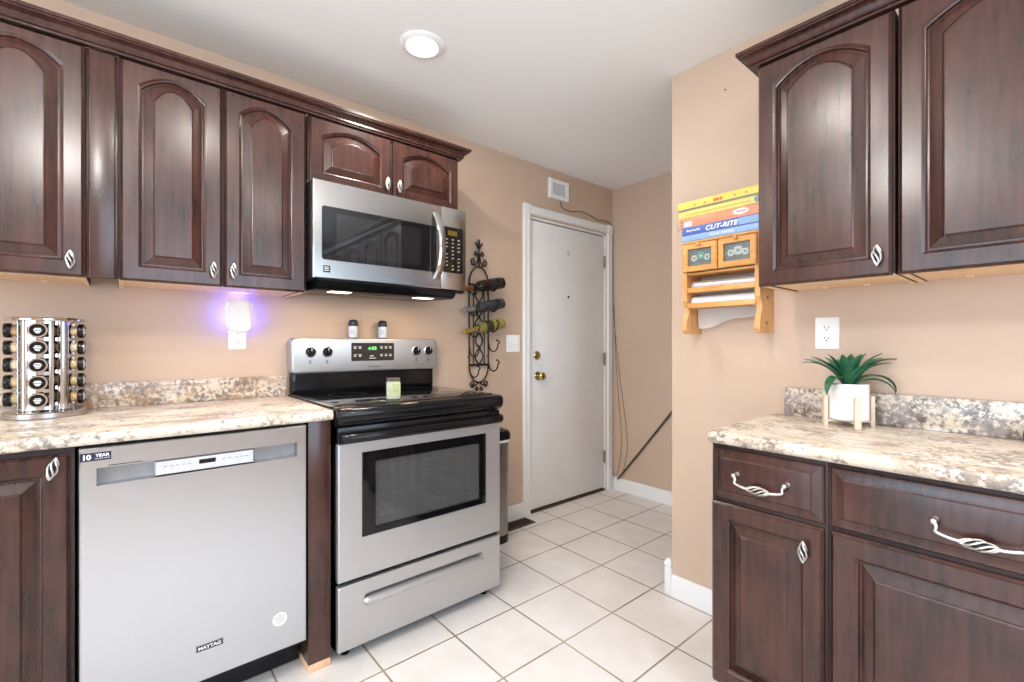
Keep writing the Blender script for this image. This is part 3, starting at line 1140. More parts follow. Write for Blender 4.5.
# front: trim with vent, oven door, handle, drawer, feet
mb = MB(T)
mb.box(R0 + 0.002, R1 - 0.002, 0.641, 0.662, 0.812, 0.8715, 0.003)
mb.build('vent_trim', M['black_plastic'], rg)
mb = MB(T)
D0, D1, DZ0, DZ1 = R0 + 0.002, R1 - 0.003, 0.302, 0.811
W0, W1, WZ0, WZ1 = 0.689, 1.272, 0.452, 0.772
mb.loops([rc(W0, W1, WZ0, WZ1, 0.642), rc(D0, D1, DZ0, DZ1, 0.642), rc(D0, D1, DZ0, DZ1, 0.664), rc(D0 + .004, D1 - .004, DZ0 + .004, DZ1 - .001, 0.669), rc(W0, W1, WZ0, WZ1, 0.669), rc(W0, W1, WZ0, WZ1, 0.642)], False, False)
od = mb.build('oven_door', SR, rg, sharp=20)
mb = MB(T)
V0_, V1_, VZ0, VZ1 = 0.742, 1.236, 0.478, 0.732
mb.loops([rc(V0_, V1_, VZ0, VZ1, 0.650), rc(W0 + .001, W1 - .001, WZ0 + .001, WZ1 - .001, 0.650), rc(W0 + .001, W1 - .001, WZ0 + .001, WZ1 - .001, 0.6695), rc(W0 + .003, W1 - .003, WZ0 + .003, WZ1 - .003, 0.671), rc(V0_, V1_, VZ0, VZ1, 0.671), rc(V0_, V1_, VZ0, VZ1, 0.650)], False, False)
mb.build('window_border', M['black_glass'], od, sharp=20)
# smoky pane with dried drips
m, nt, b = nmat('smoky_oven_pane')
tcn = N(nt, 'ShaderNodeTexCoord')
mp_ = N(nt, 'ShaderNodeMapping')
mp_.inputs['Scale'].default_value = (1, 26, 1.5)
nt.links.new(tcn.outputs['Object'], mp_.inputs['Vector'])
nz_ = N(nt, 'ShaderNodeTexNoise', i_Scale=1.0, i_Detail=4.0)
nt.links.new(mp_.outputs['Vector'], nz_.inputs['Vector'])
rp_ = N(nt, 'ShaderNodeValToRGB')
rp_.color_ramp.elements[0].position = 0.5
rp_.color_ramp.elements[0].color = (0.50, 0.50, 0.50, 1)
rp_.color_ramp.elements[1].position = 0.74
rp_.color_ramp.elements[1].color = (0.62, 0.62, 0.62, 1)
nt.links.new(nz_.outputs['Fac'], rp_.inputs['Fac'])
tr_ = N(nt, 'ShaderNodeBsdfTransparent')
tr_.inputs[0].default_value = (0.8, 0.8, 0.8, 1)
mxs = N(nt, 'ShaderNodeMixShader')
b.inputs['Base Color'].default_value = (0.11, 0.11, 0.108, 1)
b.inputs['Roughness'].default_value = 0.06
nt.links.new(rp_.outputs['Color'], mxs.inputs[0])
nt.links.new(tr_.outputs[0], mxs.inputs[1])
nt.links.new(b.outputs[0], mxs.inputs[2])
nt.links.new(mxs.outputs[0], nt.nodes['Material Output'].inputs['Surface'])
mb = MB(T)
mb.box(V0_ + 0.0005, V1_ - 0.0005, 0.660, 0.664, VZ0 + 0.0005, VZ1 - 0.0005)
mb.build('window_pane', m, od)
mb = MB(T)
hp = [(R0 + 0.006, 0.664), (R0 + 0.008, 0.690), (R0 + 0.03, 0.706), (RM - 0.2, 0.712), (RM + 0.2, 0.712), (R1 - 0.03, 0.706), (R1 - 0.008, 0.690), (R1 - 0.006, 0.664)]
sec = [(-0.010, -0.016), (0.004, -0.018), (0.010, -0.008), (0.009, 0.006), (0.002, 0.014), (-0.010, 0.012)]
mb.loops([[(a, dd + u, 0.838 + z) for u, z in sec] for a, dd in hp])
mb.build('handle', M['black_plastic'], od, sharp=40)
mb = MB(T)
S0, S1, SZ0, SZ1 = 0.698, 1.252, 0.205, 0.236
slot = rounded(S0, S1, SZ0, SZ1, 0.0154, 6)
def outl(i, d):
    # match the slot's point order: rounded() with tiny radius on the drawer's rectangle
    return [(a, d, z) for a, z in rounded(D0 + i, D1 - i, 0.047 + i, 0.286 - i, 0.004, 6)]
mb.loops([outl(0, 0.642), outl(0, 0.664), outl(0.004, 0.669), [(a, 0.669, z) for a, z in slot], [(a, 0.664, z) for a, z in rounded(S0 + .003, S1 - .003, SZ0 + .003, SZ1 - .002, 0.0125, 6)], [(a, 0.652, z) for a, z in rounded(S0 + .004, S1 - .004, SZ0 + .012, SZ1 - .002, 0.008, 6)]])
dr = mb.build('drawer', SR, rg, sharp=25)
mb = MB(T)
LZ0, LZ1 = SZ0 - 0.014, SZ0 + 0.018
mb.loops([[(a, d_, z) for a, z in rounded(S0 - 0.004 + e, S1 + 0.004 - e, LZ0 + e * 0.9, LZ1 - e * 0.7, 0.0155 - e * 0.75, 6)] for e, d_ in ((0.0, 0.6692), (0.001, 0.674), (0.004, 0.680), (0.009, 0.684), (0.013, 0.685))])
mb.build('handle', SR, dr, sharp=25)
for a, dd in ((R0 + 0.05, 0.60), (R1 - 0.05, 0.60), (R0 + 0.05, 0.10), (R1 - 0.05, 0.10)):
    mb = MB(T)
    mb.lathe([(0.016, 0), (0.017, 0.008), (0.012, 0.012), (0.008, 0.014), (0.008, 0.045)], (a, dd, 0.0), (0, 0, 1), 12)
    mb.build('foot', M['black_plastic'], rg)

# ------------------------------------------------------------------ microwave
Q0, Q1, QZ0, QZ1 = 0.594, 1.346, 1.452, 1.860
mw = thing('microwave', 'over-the-range stainless microwave with curved vertical handle', 'microwave', (0.2, 0.97, QZ0))
mb = MB(T)
mb.box(Q0 + 0.002, Q1 - 0.002, 0.002, 0.362, QZ0, QZ1 + 0.004, 0.003)
mb.build('body', M['black_matte'], mw)
mb = MB(T)
mb.prism_a([(0.03, QZ0 - 0.0004), (0.03, 1.418), (0.352, 1.410), (0.376, 1.425), (0.392, QZ0 - 0.0004)], Q0 + 0.02, Q1 - 0.05)
mb.prism_a([(0.355, QZ0 - 0.0004), (0.372, 1.438), (0.392, QZ0 - 0.0004)], Q0, Q1 - 0.002)
un = mb.build('underside', M['black_plastic'], mw)
LAMP = simple('warm_lamp_lens', (0.9, 0.8, 0.6), 0.4, emit=(1.0, 0.78, 0.5), estr=5.0)
for a in (0.74, 1.16):
    mb = MB(T)
    mb.box(a - 0.045, a + 0.045, 0.26, 0.32, 1.4095, 1.4120)
    mb.build('lamp_lens', LAMP, un)
SPL = 1.199
mb = MB(T)
G0, G1, GZ0, GZ1 = 0.628, 1.172, 1.530, 1.754
gw = rounded(G0, G1, GZ0, GZ1, 0.012, 5)
mb.loops([[(a, 0.363, z) for a, z in rounded(Q0, SPL - 0.001, QZ0, QZ1, 0.003, 5)], [(a, 0.397, z) for a, z in rounded(Q0, SPL - 0.001, QZ0, QZ1, 0.003, 5)], [(a, 0.401, z) for a, z in rounded(Q0 + .004, SPL - 0.002, QZ0 + .004, QZ1 - .004, 0.003, 5)], [(a, 0.401, z) for a, z in gw], [(a, 0.398, z) for a, z in gw]])
md = mb.build('door', M['steel'], mw, sharp=25)
mb = MB(T)
mb.prism(rounded(G0 + .0005, G1 - .0005, GZ0 + .0005, GZ1 - .0005, 0.0115, 5), 0.3982, 0.4003)
mb.build('window', simple('dark_grey_glass', (0.008, 0.008, 0.009), 0.04, ior=1.8), md)
mb = MB(T)
mb.prism(rounded(0.688, 1.085, 1.552, 1.728, 0.004, 4), 0.4004, 0.4008)
mb.build('window_mesh', simple('smoky_mesh_glass', (0.014, 0.015, 0.016), 0.03, ior=2.1), md)
mb = MB(T)
hz = [1.498 + 0.318 * k / 14 for k in range(15)]
sec = [(-0.018, -0.005), (0.018, -0.005), (0.018, 0.003), (0.010, 0.008), (-0.010, 0.008), (-0.018, 0.003)]
mb.loops([[(1.166 + u + 0.014 * (1 - ((z - 1.657) / 0.159) ** 2), 0.408 + 0.034 * max(0.0, 1 - ((z - 1.657) / 0.159) ** 2) ** 0.7 + v, z) for u, v in sec] for z in hz])
mb.build('handle', M['chrome'], md, sharp=40)
mb = MB(T)
for zz in (1.504, 1.810):
    mb.box(1.156, 1.178, 0.4012, 0.412, zz - 0.010, zz + 0.010, 0.002)
mb.build('handle_post', M['chrome'], md)
mb = MB(T)
mb.box(0.634, 0.662, 0.4011, 0.4018, 1.478, 1.506, 0.0004)
mb.build('badge', M['black_plastic'], md)
mb = MB(T)
for zz in (1.484, 1.491, 1.498):
    mb.box(0.638, 0.658, 0.4018, 0.4021, zz, zz + 0.0025)
mb.build('badge_print', M['white_text'], md)
mb = MB(T)
mb.box(SPL + 0.001, Q1, 0.363, 0.400, QZ0, QZ1, 0.003)
cp = mb.build('control_side', M['steel'], mw)
mb = MB(T)
mb.prism(rounded(1.207, 1.327, 1.536, 1.764, 0.010, 5), 0.4002, 0.4012)
mb.build('keypad', M['black_glass'], cp)
mb = MB(T)
mb.box(1.237, 1.291, 0.4013, 0.4016, 1.722, 1.746)
mb.build('display', simple('amber_display', (0.10, 0.06, 0.01), 0.3, emit=(0.5, 0.28, 0.03), estr=0.10), cp)
mb = MB(T)
for r_ in range(9):
    for c_ in range(3):
        a = 1.230 + c_ * 0.035
        zz = 1.700 - r_ * 0.0185
        if (r_ * 3 + c_) % 5 != 4 or r_ < 3:
            mb.box(a - 0.0045, a + 0.0065, 0.4013, 0.4016, zz, zz + 0.0035)
            if r_ > 1:
                mb.box(a - 0.008, a - 0.006, 0.4013, 0.4016, zz - 0.005, zz - 0.003)
mb.build('button_print', simple('grey_key_print', srgb(196, 190, 170), 0.5), cp)
for a in (0.74, 1.16):
    area('microwave_lamp', Vector((0.29, a, 1.405)) - Vector((0.2, 0.97, QZ0)), (0, 0, 0), 0.05, 0.08, 1.3, (1.0, 0.74, 0.46), parent=mw)

# ------------------------------------------------------------------ recessed ceiling lights
LENS = simple('lit_lens', (0.95, 0.95, 0.93), 0.4, emit=(1.0, 0.97, 0.92), estr=3.0)
def recessed_light(x, y, label):
    rl = thing('recessed_light', label, 'ceiling light', (x, y, CEIL), 'recessed ceiling lights')
    mb = MB()
    mb.lathe([(0.060, -0.0005), (0.092, -0.0005), (0.092, -0.004), (0.082, -0.010), (0.070, -0.012), (0.062, -0.006), (0.060, -0.0005)], (x, y, CEIL), (0, 0, 1), 40, False)
    mb.build('trim_ring', M['white_plastic'], rl)
    mb = MB()
    mb.lathe([(0.0605, -0.0006), (0.0605, -0.004), (0.03, -0.0055), (0.005, -0.006)], (x, y, CEIL), (0, 0, 1), 32)
    mb.build('lens', LENS, rl)
    area('can_lamp', (0, 0, -0.016), (0, 0, 0), 0.11, 0.11, CAN_W, (1.0, 0.93, 0.84), shape='DISK', parent=rl)
    return rl
recessed_light(0.632, 0.964, 'round white recessed ceiling light, lit, in view above the range')
for x, y in ((1.62, 0.35), (2.80, 0.95), (0.70, -1.1), (2.0, -1.3), (3.3, -1.0)):
    recessed_light(x, y, 'round white recessed ceiling light outside the photo, behind or above the camera')

# added fill lamp out of view, standing in for flash bounced off the ceiling
LX, LY = 1.75, -0.25
cl = thing('added_fill_lamp', 'added fill lamp on a nickel ceiling mount, out of view above the camera', 'ceiling light', (LX, LY, CEIL))
mb = MB()
mb.lathe([(0.075, -0.0005), (0.075, -0.012), (0.060, -0.024), (0.012, -0.028), (0.010, -0.120), (0.022, -0.124), (0.022, -0.150)], (LX, LY, CEIL), (0, 0, 1), 28)
mb.build('fill_mount', M['nickel'], cl)
pl = bpy.data.lights.new('fill_bulb', 'POINT')
pl.energy = FILL_W
pl.color = (1.0, 0.97, 0.93)
pl.shadow_soft_size = 0.09
po = bpy.data.objects.new('fill_bulb', pl)
po.location = (0, 0, -0.26)
COL.objects.link(po)
po.parent = cl

# ------------------------------------------------------------------ outlets, switch, night light, wall speaker
def wall_plate(T, a0, a1, z0, z1, name, label, cat, kind, group=None):
    root = thing(name, label, cat, T(((a0 + a1) / 2, 0, (z0 + z1) / 2)), group)
    mb = MB(T)
    o = rounded(a0, a1, z0, z1, 0.004, 4)
    ac, zc = (a0 + a1) / 2, (z0 + z1) / 2
    sc = lambda k: [(ac + (a - ac) * k, zc + (z - zc) * k) for a, z in o]
    mb.loops([[(a, 0.0005, z) for a, z in o], [(a, 0.003, z) for a, z in o], [(a, 0.0055, z) for a, z in sc(0.95)]])
    mb.build('cover_plate', M['white_plastic'], root)
    if kind == 'outlet':
        for s in (-1, 1):
            zz = zc + s * 0.0195
            mb = MB(T)
            mb.prism(rounded(ac - 0.0165, ac + 0.0165, zz - 0.0135, zz + 0.0135, 0.010, 5), 0.0056, 0.0075)
            rc_ = mb.build('receptacle', M['white_plastic'], root)
            mb = MB(T)
            for u, hgt in ((-0.0065, 0.0085), (0.0065, 0.0070)):
                mb.box(ac + u - 0.0011, ac + u + 0.0011, 0.0076, 0.0079, zz - 0.001, zz - 0.001 + hgt)
            mb.lathe([(0.0026, 0), (0.0026, 0.0003)], (ac, 0.0076, zz - 0.007), (0, 1, 0), 10)
            mb.build('slots', M['black_matte'], rc_)
        mb = MB(T)
        mb.lathe([(0.003, 0), (0.002, 0.001)], (ac, 0.0056, zc), (0, 1, 0), 10)
        mb.build('screw', M['nickel'], root)
    else:
        for u in (-0.023, 0.023):
            mb = MB(T)
            mb.box(ac + u - 0.005, ac + u + 0.005, 0.0056, 0.0066, zc - 0.012, zc + 0.012)
            mb.prism_a([(0.0066, zc - 0.006), (0.0066, zc + 0.006), (0.016, zc + 0.009), (0.015, zc + 0.003)], ac + u - 0.0035, ac + u + 0.0035)
            mb.build('toggle', M['white_plastic'], root)
    return root


wall_plate(TR, 1.774, 1.850, 1.160, 1.278, 'wall_outlet', 'white double outlet on the right wall above the potted plant', 'outlet', 'outlet', 'wall outlets')
wall_plate(T, 0.356, 0.426, 1.155, 1.270, 'wall_outlet', 'white outlet on the left wall with the night light plugged in', 'outlet', 'outlet', 'wall outlets')
wall_plate(T, 1.944, 2.060, 1.126, 1.241, 'light_switch', 'white double light switch plate between wine rack and door', 'switch', 'switch')

nl = thing('night_light', 'white plug-in night light glowing violet-blue on the left wall', 'night light', (0.03, 0.392, 1.23))
mb = MB(T)
o = [(a, z) for a, z in rounded(0.346, 0.440, 1.230, 1.378, 0.030, 7)]
ac, zc = 0.393, 1.304
sc = lambda k, kz=None: [(ac + (a - ac) * k, zc + (z - zc) * (kz or k)) for a, z in o]
mb.loops([[(a, 0.026, z) for a, z in o], [(a, 0.046, z) for a, z in sc(1.0)], [(a, 0.056, z) for a, z in sc(0.95, 0.965)], [(a, 0.061, z) for a, z in sc(0.82, 0.88)]])
mb.build('shell', M['white_plastic'], nl)
mb = MB(T)
mb.loops([[(a, 0.0085, z) for a, z in sc(0.55, 0.60)], [(a, 0.0255, z) for a, z in sc(0.90, 0.92)]])
mb.build('glowing_back', simple('violet_glow', (0.4, 0.4, 0.9), 0.5, emit=(0.13, 0.14, 1.0), estr=14.0), nl)
mb = MB(T)
mb.lathe([(0.008, 0), (0.008, 0.0015), (0.005, 0.002)], (0.393, 0.0585, 1.362), (0, 1, 0), 14)
mb.build('sensor', M['nickel'], nl)
NLB = Vector(nl['_base'])
VIO = (0.07, 0.08, 1.0)
area('night_light_glow', Vector((0.030, 0.343, 1.31)) - NLB, (PI / 2, 0, 0), 0.030, 0.10, 0.36, VIO, parent=nl)
area('night_light_glow', Vector((0.030, 0.443, 1.31)) - NLB, (-PI / 2, 0, 0), 0.030, 0.10, 0.36, VIO, parent=nl)
area('night_light_glow', Vector((0.030, 0.393, 1.381)) - NLB, (PI, 0, 0), 0.030, 0.06, 0.22, VIO, parent=nl)

sp = thing('wall_speaker', 'small white square grille plate high on the wall above the door', 'speaker', (0.01, 2.43, 2.30))
mb = MB(T)
mb.loops([rc(2.331, 2.529, 2.229, 2.371, 0.0005), rc(2.331, 2.529, 2.229, 2.371, 0.018), rc(2.337, 2.523, 2.235, 2.365, 0.024), rc(2.362, 2.498, 2.256, 2.344, 0.022), rc(2.366, 2.494, 2.259, 2.341, 0.014)])
mb.build('housing', M['white_trim'], sp, sharp=20)
mb = MB(T)
for k in range(13):
    zz = 2.262 + k * 0.0062
    mb.box(2.367, 2.493, 0.0142, 0.018, zz, zz + 0.0032)
mb.build('grille', simple('grey_white_grille', srgb(214, 218, 222), 0.5), sp)

# ------------------------------------------------------------------ shakers and the little jar on the range
def shaker(a, label):
    x, z = 0.044, 1.2084
    s = thing('shaker', label, 'shaker', (x, a, z), 'shakers on the range backguard')
    mb = MB()
    mb.lathe([(0.021, 0.0), (0.023, 0.003), (0.0235, 0.054), (0.0225, 0.058)], (x, a, z + 0.004), n=20)
    mb.build('body', simple('bluish_white_ceramic', srgb(206, 210, 222), 0.35, var=0.02), s)
    mb = MB()
    mb.lathe([(0.022, 0.0), (0.022, 0.004)], (x, a, z), n=20)
    mb.build('base_ring', M['navy'], s)
    mb = MB()
    mb.lathe([(0.0228, 0.0622), (0.023, 0.078), (0.021, 0.088), (0.015, 0.094), (0.006, 0.096)], (x, a, z), n=20)
    mb.build('lid', M['navy'], s)
    mb = MB()
    for k in range(5):
        th = 2 * PI * k / 5
        mb.lathe([(0.0015, 0.0), (0.0015, 0.0006)], (x + 0.006 * math.cos(th), a + 0.006 * math.sin(th), z + 0.0952), n=6)
    mb.build('holes', M['nickel'], s)
    mb = MB()
    for k in range(12):
        pass
    pts0 = [(x + 0.0238 * math.cos(t), a + 0.0238 * math.sin(t)) for t in [(-1.0 + 0.9 * k / 10) for k in range(11)]]
    mb.loops([[(p, q, z + 0.020) for p, q in pts0], [(p, q, z + 0.046) for p, q in pts0]], False, False, close=False)
    mb.build('label_print', simple('pale_blue_label', srgb(176, 186, 206), 0.5), s)
    return s
shaker(0.898, 'white shaker with dark lid on the backguard, the one nearer the night light')
shaker(1.056, 'white shaker with dark lid on the backguard, the one nearer the wine rack')

ang = math.atan2(0.87, 0.53 - 2.36) - PI / 2        # face the jar to the room
TJ = frame_rot(0.545, 0.875, PI / 2 - 0.35)
jr = thing('glass_jar', 'small square glass jar with pale green label on the black cooktop', 'jar', (0.545, 0.875, 0.9472))
jg = simple('pale_jar_glass', srgb(176, 178, 158), 0.08, var=0.15, scale=40)
mb = MB(TJ)
mb.loops([[(a, d_, z) for a, d_ in rounded(-0.028 + e, 0.028 - e, -0.022 + e, 0.022 - e, 0.006, 4)] for e, z in ((0.003, 0.9473), (0.0, 0.951), (0.0, 1.018), (0.004, 1.024))])
mb.build('glass_body', jg, jr)
mb = MB(TJ)
mb.loops([[(a, d_, z) for a, d_ in rounded(-0.0275, 0.0275, -0.0215, 0.0215, 0.006, 4)] for z in (1.0242, 1.036)])
for k in range(9):
    mb.box(-0.026 + k * 0.006, -0.023 + k * 0.006, 0.0216, 0.0225, 1.0245, 1.0355)
mb.build('lid', simple('tarnished_lid', srgb(96, 86, 78), 0.35, 0.6, var=0.4, scale=60), jr)
mb = MB(TJ)
mb.box(-0.010, 0.0275, 0.0222, 0.0227, 0.962, 1.020)
lb = mb.build('paper_label', simple('pale_green_label', srgb(184, 190, 140), 0.6, var=0.08, scale=50), jr)
mb = MB(TJ)
for k in range(5):
    mb.box(-0.004, 0.022, 0.0228, 0.0230, 0.980 + k * 0.007, 0.982 + k * 0.007)
mb.build('label_print', simple('olive_print', srgb(140, 150, 96), 0.6), lb)

# ------------------------------------------------------------------ spice carousel with its jars
SX, SY, SZ = 0.154, -0.197, 0.9373
car = thing('spice_carousel', 'chrome revolving spice carousel at the left end of the worktop', 'spice rack', (SX, SY, SZ))
mb = MB()
mb.lathe([(0.100, 0.0), (0.103, 0.003), (0.103, 0.018), (0.099, 0.022), (0.03, 0.024)], (SX, SY, SZ), n=48)
mb.build('base', M['steel'], car)
mb = MB()
mb.lathe([(0.02, 0.318), (0.096, 0.318), (0.099, 0.321), (0.099, 0.325), (0.094, 0.329), (0.02, 0.331)], (SX, SY, SZ), n=48)
mb.build('top_plate', M['chrome'], car)
mb = MB()
mb.lathe([(0.012, 0.0245), (0.012, 0.3175)], (SX, SY, SZ), n=16)
mb.build('spindle', M['black_plastic'], car)
CAM_AZ = math.atan2(-SY, 2.36 - SX)                       # azimuth towards the camera
JAR_AZ = [CAM_AZ - 0.20 + k * PI / 2 for k in range(4)]    # front, right, back, left columns
def arc_strip(mb, az0, az1, r0, r1, z0, z1, n=8):
    o = [(SX + r1 * math.cos(az0 + (az1 - az0) * k / n), SY + r1 * math.sin(az0 + (az1 - az0) * k / n)) for k in range(n + 1)]
    i = [(SX + r0 * math.cos(az0 + (az1 - az0) * k / n), SY + r0 * math.sin(az0 + (az1 - az0) * k / n)) for k in range(n, -1, -1)]
    mb.prism_z(o + i, z0, z1)
for k in range(4):
    az = JAR_AZ[k]
    # chrome column that carries the jars: flat strip with side lips, pierced between the jars
    mb = MB()
    for s in (-1, 1):
        arc_strip(mb, az + s * 0.30, az + s * 0.46, 0.066, 0.069, SZ + 0.0245, SZ + 0.3175)
    for j in range(6):
        zz = SZ + 0.033 + j * 0.0565
        arc_strip(mb, az - 0.30, az + 0.30, 0.066, 0.069, zz - 0.006, zz + 0.006)
    mb.build('jar_column', M['chrome'], car)
    mb = MB()
    azc = az + PI / 4 + 0.13
    P = []
    for q in range(13):
        t = -1 + 2 * q / 12
        P.append((SX + (0.074 - 0.012 * t * t) * math.cos(azc + 0.24 * t), SY + (0.074 - 0.012 * t * t) * math.sin(azc + 0.24 * t)))
    P2 = [(SX + (p - SX) * 0.95, SY + (q - SY) * 0.95) for p, q in reversed(P)]
    mb.prism_z(P + P2, SZ + 0.0245, SZ + 0.3175)
    mb.build('chrome_panel', M['chrome'], car)

def make_jar(label):
    j = thing('spice_jar', label, 'spice jar', (0, 0, 0), 'spice jars in the carousel')
    return j
HERBS = [srgb(206, 180, 140), srgb(196, 156, 110), srgb(212, 196, 168), srgb(190, 170, 130), srgb(214, 190, 156)]
protos = []
for k, c in enumerate(HERBS):
    j = thing('spice_jar', 'x', 'spice jar', (0, 0, 0), 'spice jars in the carousel')
    mb = MB()
    mb.lathe([(0.010, 0.034), (0.0170, 0.036), (0.0182, 0.040), (0.0182, 0.080), (0.0170, 0.085), (0.016, 0.0875)], (-0.007, 0, 0), (1, 0, 0), 20)
    mb.build('jar_body', simple('spice_in_glass', c, 0.10, var=0.25, scale=70), j)
    mb = MB()
    mb.lathe([(0.0225, 0.0877), (0.0240, 0.089), (0.0240, 0.1005), (0.0228, 0.1025), (0.019, 0.1032)], (-0.007, 0, 0), (1, 0, 0), 24)
    lid = mb.build('lid', M['black_plastic'], j)
    mb = MB()
    mb.lathe([(0.0195, 0.1033), (0.0236, 0.1033), (0.0236, 0.1046), (0.0195, 0.1046), (0.0195, 0.1033)], (-0.007, 0, 0), (1, 0, 0), 24, False)
    mb.build('lid_ring', M['chrome'], lid)
    mb = MB()
    for zz, w_ in ((0.0055, 0.014), (0.001, 0.020), (-0.004, 0.016), (-0.0085, 0.010)):
        mb.box(0.0964, 0.0968, -w_ / 2, w_ / 2, zz - 0.0012, zz + 0.0012)
    mb.build('lid_print', M['white_text'], lid)
    protos.append(j)
used = set()
cname = ['camera-facing', 'right-hand', 'rear', 'left-hand']
rname = ['lowest', 'second lowest', 'middle', 'second highest', 'topmost']
for k in range(4):
    for j in range(5):
        q = (k + 2 * j) % 5
        lb = 'black-capped spice jar in the carousel, %s of its %s column' % (rname[j], cname[k])
        loc = (SX, SY, SZ + 0.0612 + j * 0.0565)
        if q not in used:
            used.add(q)
            o = protos[q]
            o.location = loc
            o.rotation_euler = (0, 0, JAR_AZ[k])
            o['label'] = lb
        else:
            copy_thing(protos[q], loc, lb, JAR_AZ[k])

# ------------------------------------------------------------------ iron wine rack and its bottles
wr = thing('wine_rack', 'black wrought-iron wall wine rack with scrolls, right of the range', 'wine rack', (0.0, 1.7075, 0.89))
WA0, WA1, WD = 1.634, 1.781, 0.018
mb = MB(T)
for a in (WA0, WA1):
    mb.tube([(a, WD, 1.045), (a, WD, 1.552)], 0.0045, 8)
for a in (WA0 + 0.032, WA1 - 0.032):
    mb.tube([(a, WD, 1.050), (a, WD, 1.548)], 0.0035, 8)
for zz in (1.050, 1.548):
    mb.box(WA0 - 0.003, WA1 + 0.003, WD - 0.005, WD + 0.005, zz - 0.007, zz + 0.007, 0.001)
ac = (WA0 + WA1) / 2
hw = (WA1 - WA0) / 2
mb.tube([(ac + hw * math.cos(t), WD, 1.552 + 0.112 * math.sin(t)) for t in [PI * k / 20 for k in range(21)]], 0.0045, 8)
mb.tube([(ac + hw * math.cos(t), WD, 1.045 - 0.105 * math.sin(t)) for t in [PI * k / 20 for k in range(21)]], 0.0045, 8)
for a in (WA0, WA1):
    for zz in (1.10, 1.50):
        mb.tube([(a, 0.0008, zz), (a, WD, zz)], 0.0035, 6)
mb.build('frame', M['iron'], wr)
mb = MB(T)
for s in (-1, 1):
    P = []
    for k in range(61):
        t = k / 60
        P.append((ac + s * 0.028 * math.sin(t * PI * 5), WD + s * 0.003, 1.056 + t * 0.486))
    mb.tube(P, 0.0042, 6)
mb.build('lattice', M['iron'], wr)
def scroll(mb, a, z, s, r0=0.020, turns=1.15, start=-PI / 2, zs=1):
    P = []
    for k in range(26):
        t = k / 25
        th = start + s * turns * 2 * PI * t
        r = r0 * (1 - 0.72 * t)
        P.append((a + r * math.cos(th), WD, z + zs * r * math.sin(th)))
    mb.tube(P, 0.0042, 6)
mb = MB(T)
for s in (-1, 1):
    scroll(mb, ac + s * 0.042, 1.690, -s, 0.021, 1.2, PI / 2 + s * PI / 2 * 0.2)
    mb.tube([(ac + s * 0.056, WD, 1.675), (ac + s * 0.026, WD, 1.668), (ac + s * 0.010, WD, 1.700), (ac + s * 0.004, WD, 1.745)], 0.0042, 6)
    scroll(mb, ac + s * 0.022, 1.742, -s, 0.015, 1.1, PI / 2 + s * PI * 0.1)
mb.tube([(ac, WD, 1.664), (ac, WD, 1.83)], 0.0048, 8)
mb.build('scrolls', M['iron'], wr)
mb = MB(T)
for s in (-1, 1):
    scroll(mb, ac + s * 0.050, 0.932, s, 0.020, 1.2, -PI / 2 - s * PI * 0.1)
    mb.tube([(ac + s * 0.055, WD, 0.915), (ac + s * 0.025, WD, 0.925), (ac + s * 0.004, WD, 0.940)], 0.0042, 6)
    scroll(mb, ac + s * 0.020, 0.898, s, 0.014, 1.1, PI / 2)
mb.tube([(ac - 0.02, WD, 0.938), (ac + 0.02, WD, 0.938)], 0.004, 8)
mb.build('scrolls', M['iron'], wr)
mb = MB(T)
for zz, wd_, hh in ((1.815, 0.009, 0.022), (1.795, 0.006, 0.014)):
    mb.sphere((ac, WD, zz), hh, 8, 0.38, 0.3, 1.0)
for s in (-1, 1):
    mb.tube([(ac, WD, 1.785), (ac + s * 0.018, WD, 1.800), (ac + s * 0.026, WD, 1.812), (ac + s * 0.030, WD, 1.805)], [0.005, 0.006, 0.005, 0.003], 8)
mb.box(ac - 0.014, ac + 0.014, WD - 0.005, WD + 0.005, 1.779, 1.787, 0.002)
mb.build('fleur_finial', M['iron'], wr)
HZ = [1.560, 1.430, 1.303, 1.180, 1.057]
for zz in HZ:
    for a in (WA0, WA1):
        dz = -0.032 if a == WA0 else 0.0
        P = [(a, WD, zz + 0.010 + dz)]
        for k in range(15):
            t = PI + PI * 1.02 * k / 14
            P.append((a, WD + 0.052 + 0.046 * math.cos(t), zz - 0.003 + dz + 0.044 * math.sin(t)))
        for k in range(1, 7):
            t = k / 6
            P.append((a, WD + 0.098 + 0.014 * math.sin(t * PI * 1.3), zz - 0.003 + dz + 0.026 * t + 0.004 * math.sin(t * PI)))
        mb = MB(T)
        mb.tube(P, 0.0042, 8)
        mb.sphere(P[-1], 0.0065, 6)
        mb.build('hook', M['iron'], wr)


def bottle(ctr, tilt, prof, nk, mats, label, neck_end, lab=None, cap_mat=None):
    """prof: list of (radius, distance from the base); lies in the rack with its neck to the left and down"""
    root = thing('wine_bottle', label, 'bottle', ctr, 'bottles in the wine rack')
    ax = Vector((-math.cos(tilt), 0, -math.sin(tilt)))       # base to neck, in (a,d,z)
    a0 = Vector((ctr[1], ctr[0], ctr[2])) - ax * 0.105
    mb = MB(T)
    mb.lathe(prof, a0, ax, 28)
    mb.build('glass', mats[0], root)
    mb = MB(T)
    t0, t1, rr = neck_end
    mb.lathe([(rr, t0), (rr + 0.0012, t0 + 0.002), (rr + 0.0008, t1), (rr - 0.003, t1 + 0.002)], a0, ax, 20)
    mb.build('foil', mats[1], root)
    if lab:
        mb = MB(T)
        t0, t1, rr = lab
        mb.lathe([(rr, t0), (rr + 0.0006, t0), (rr + 0.0006, t1), (rr, t1), (rr, t0)], a0, ax, 28, False)
        mb.build('label_band', mats[2], root)
    return root


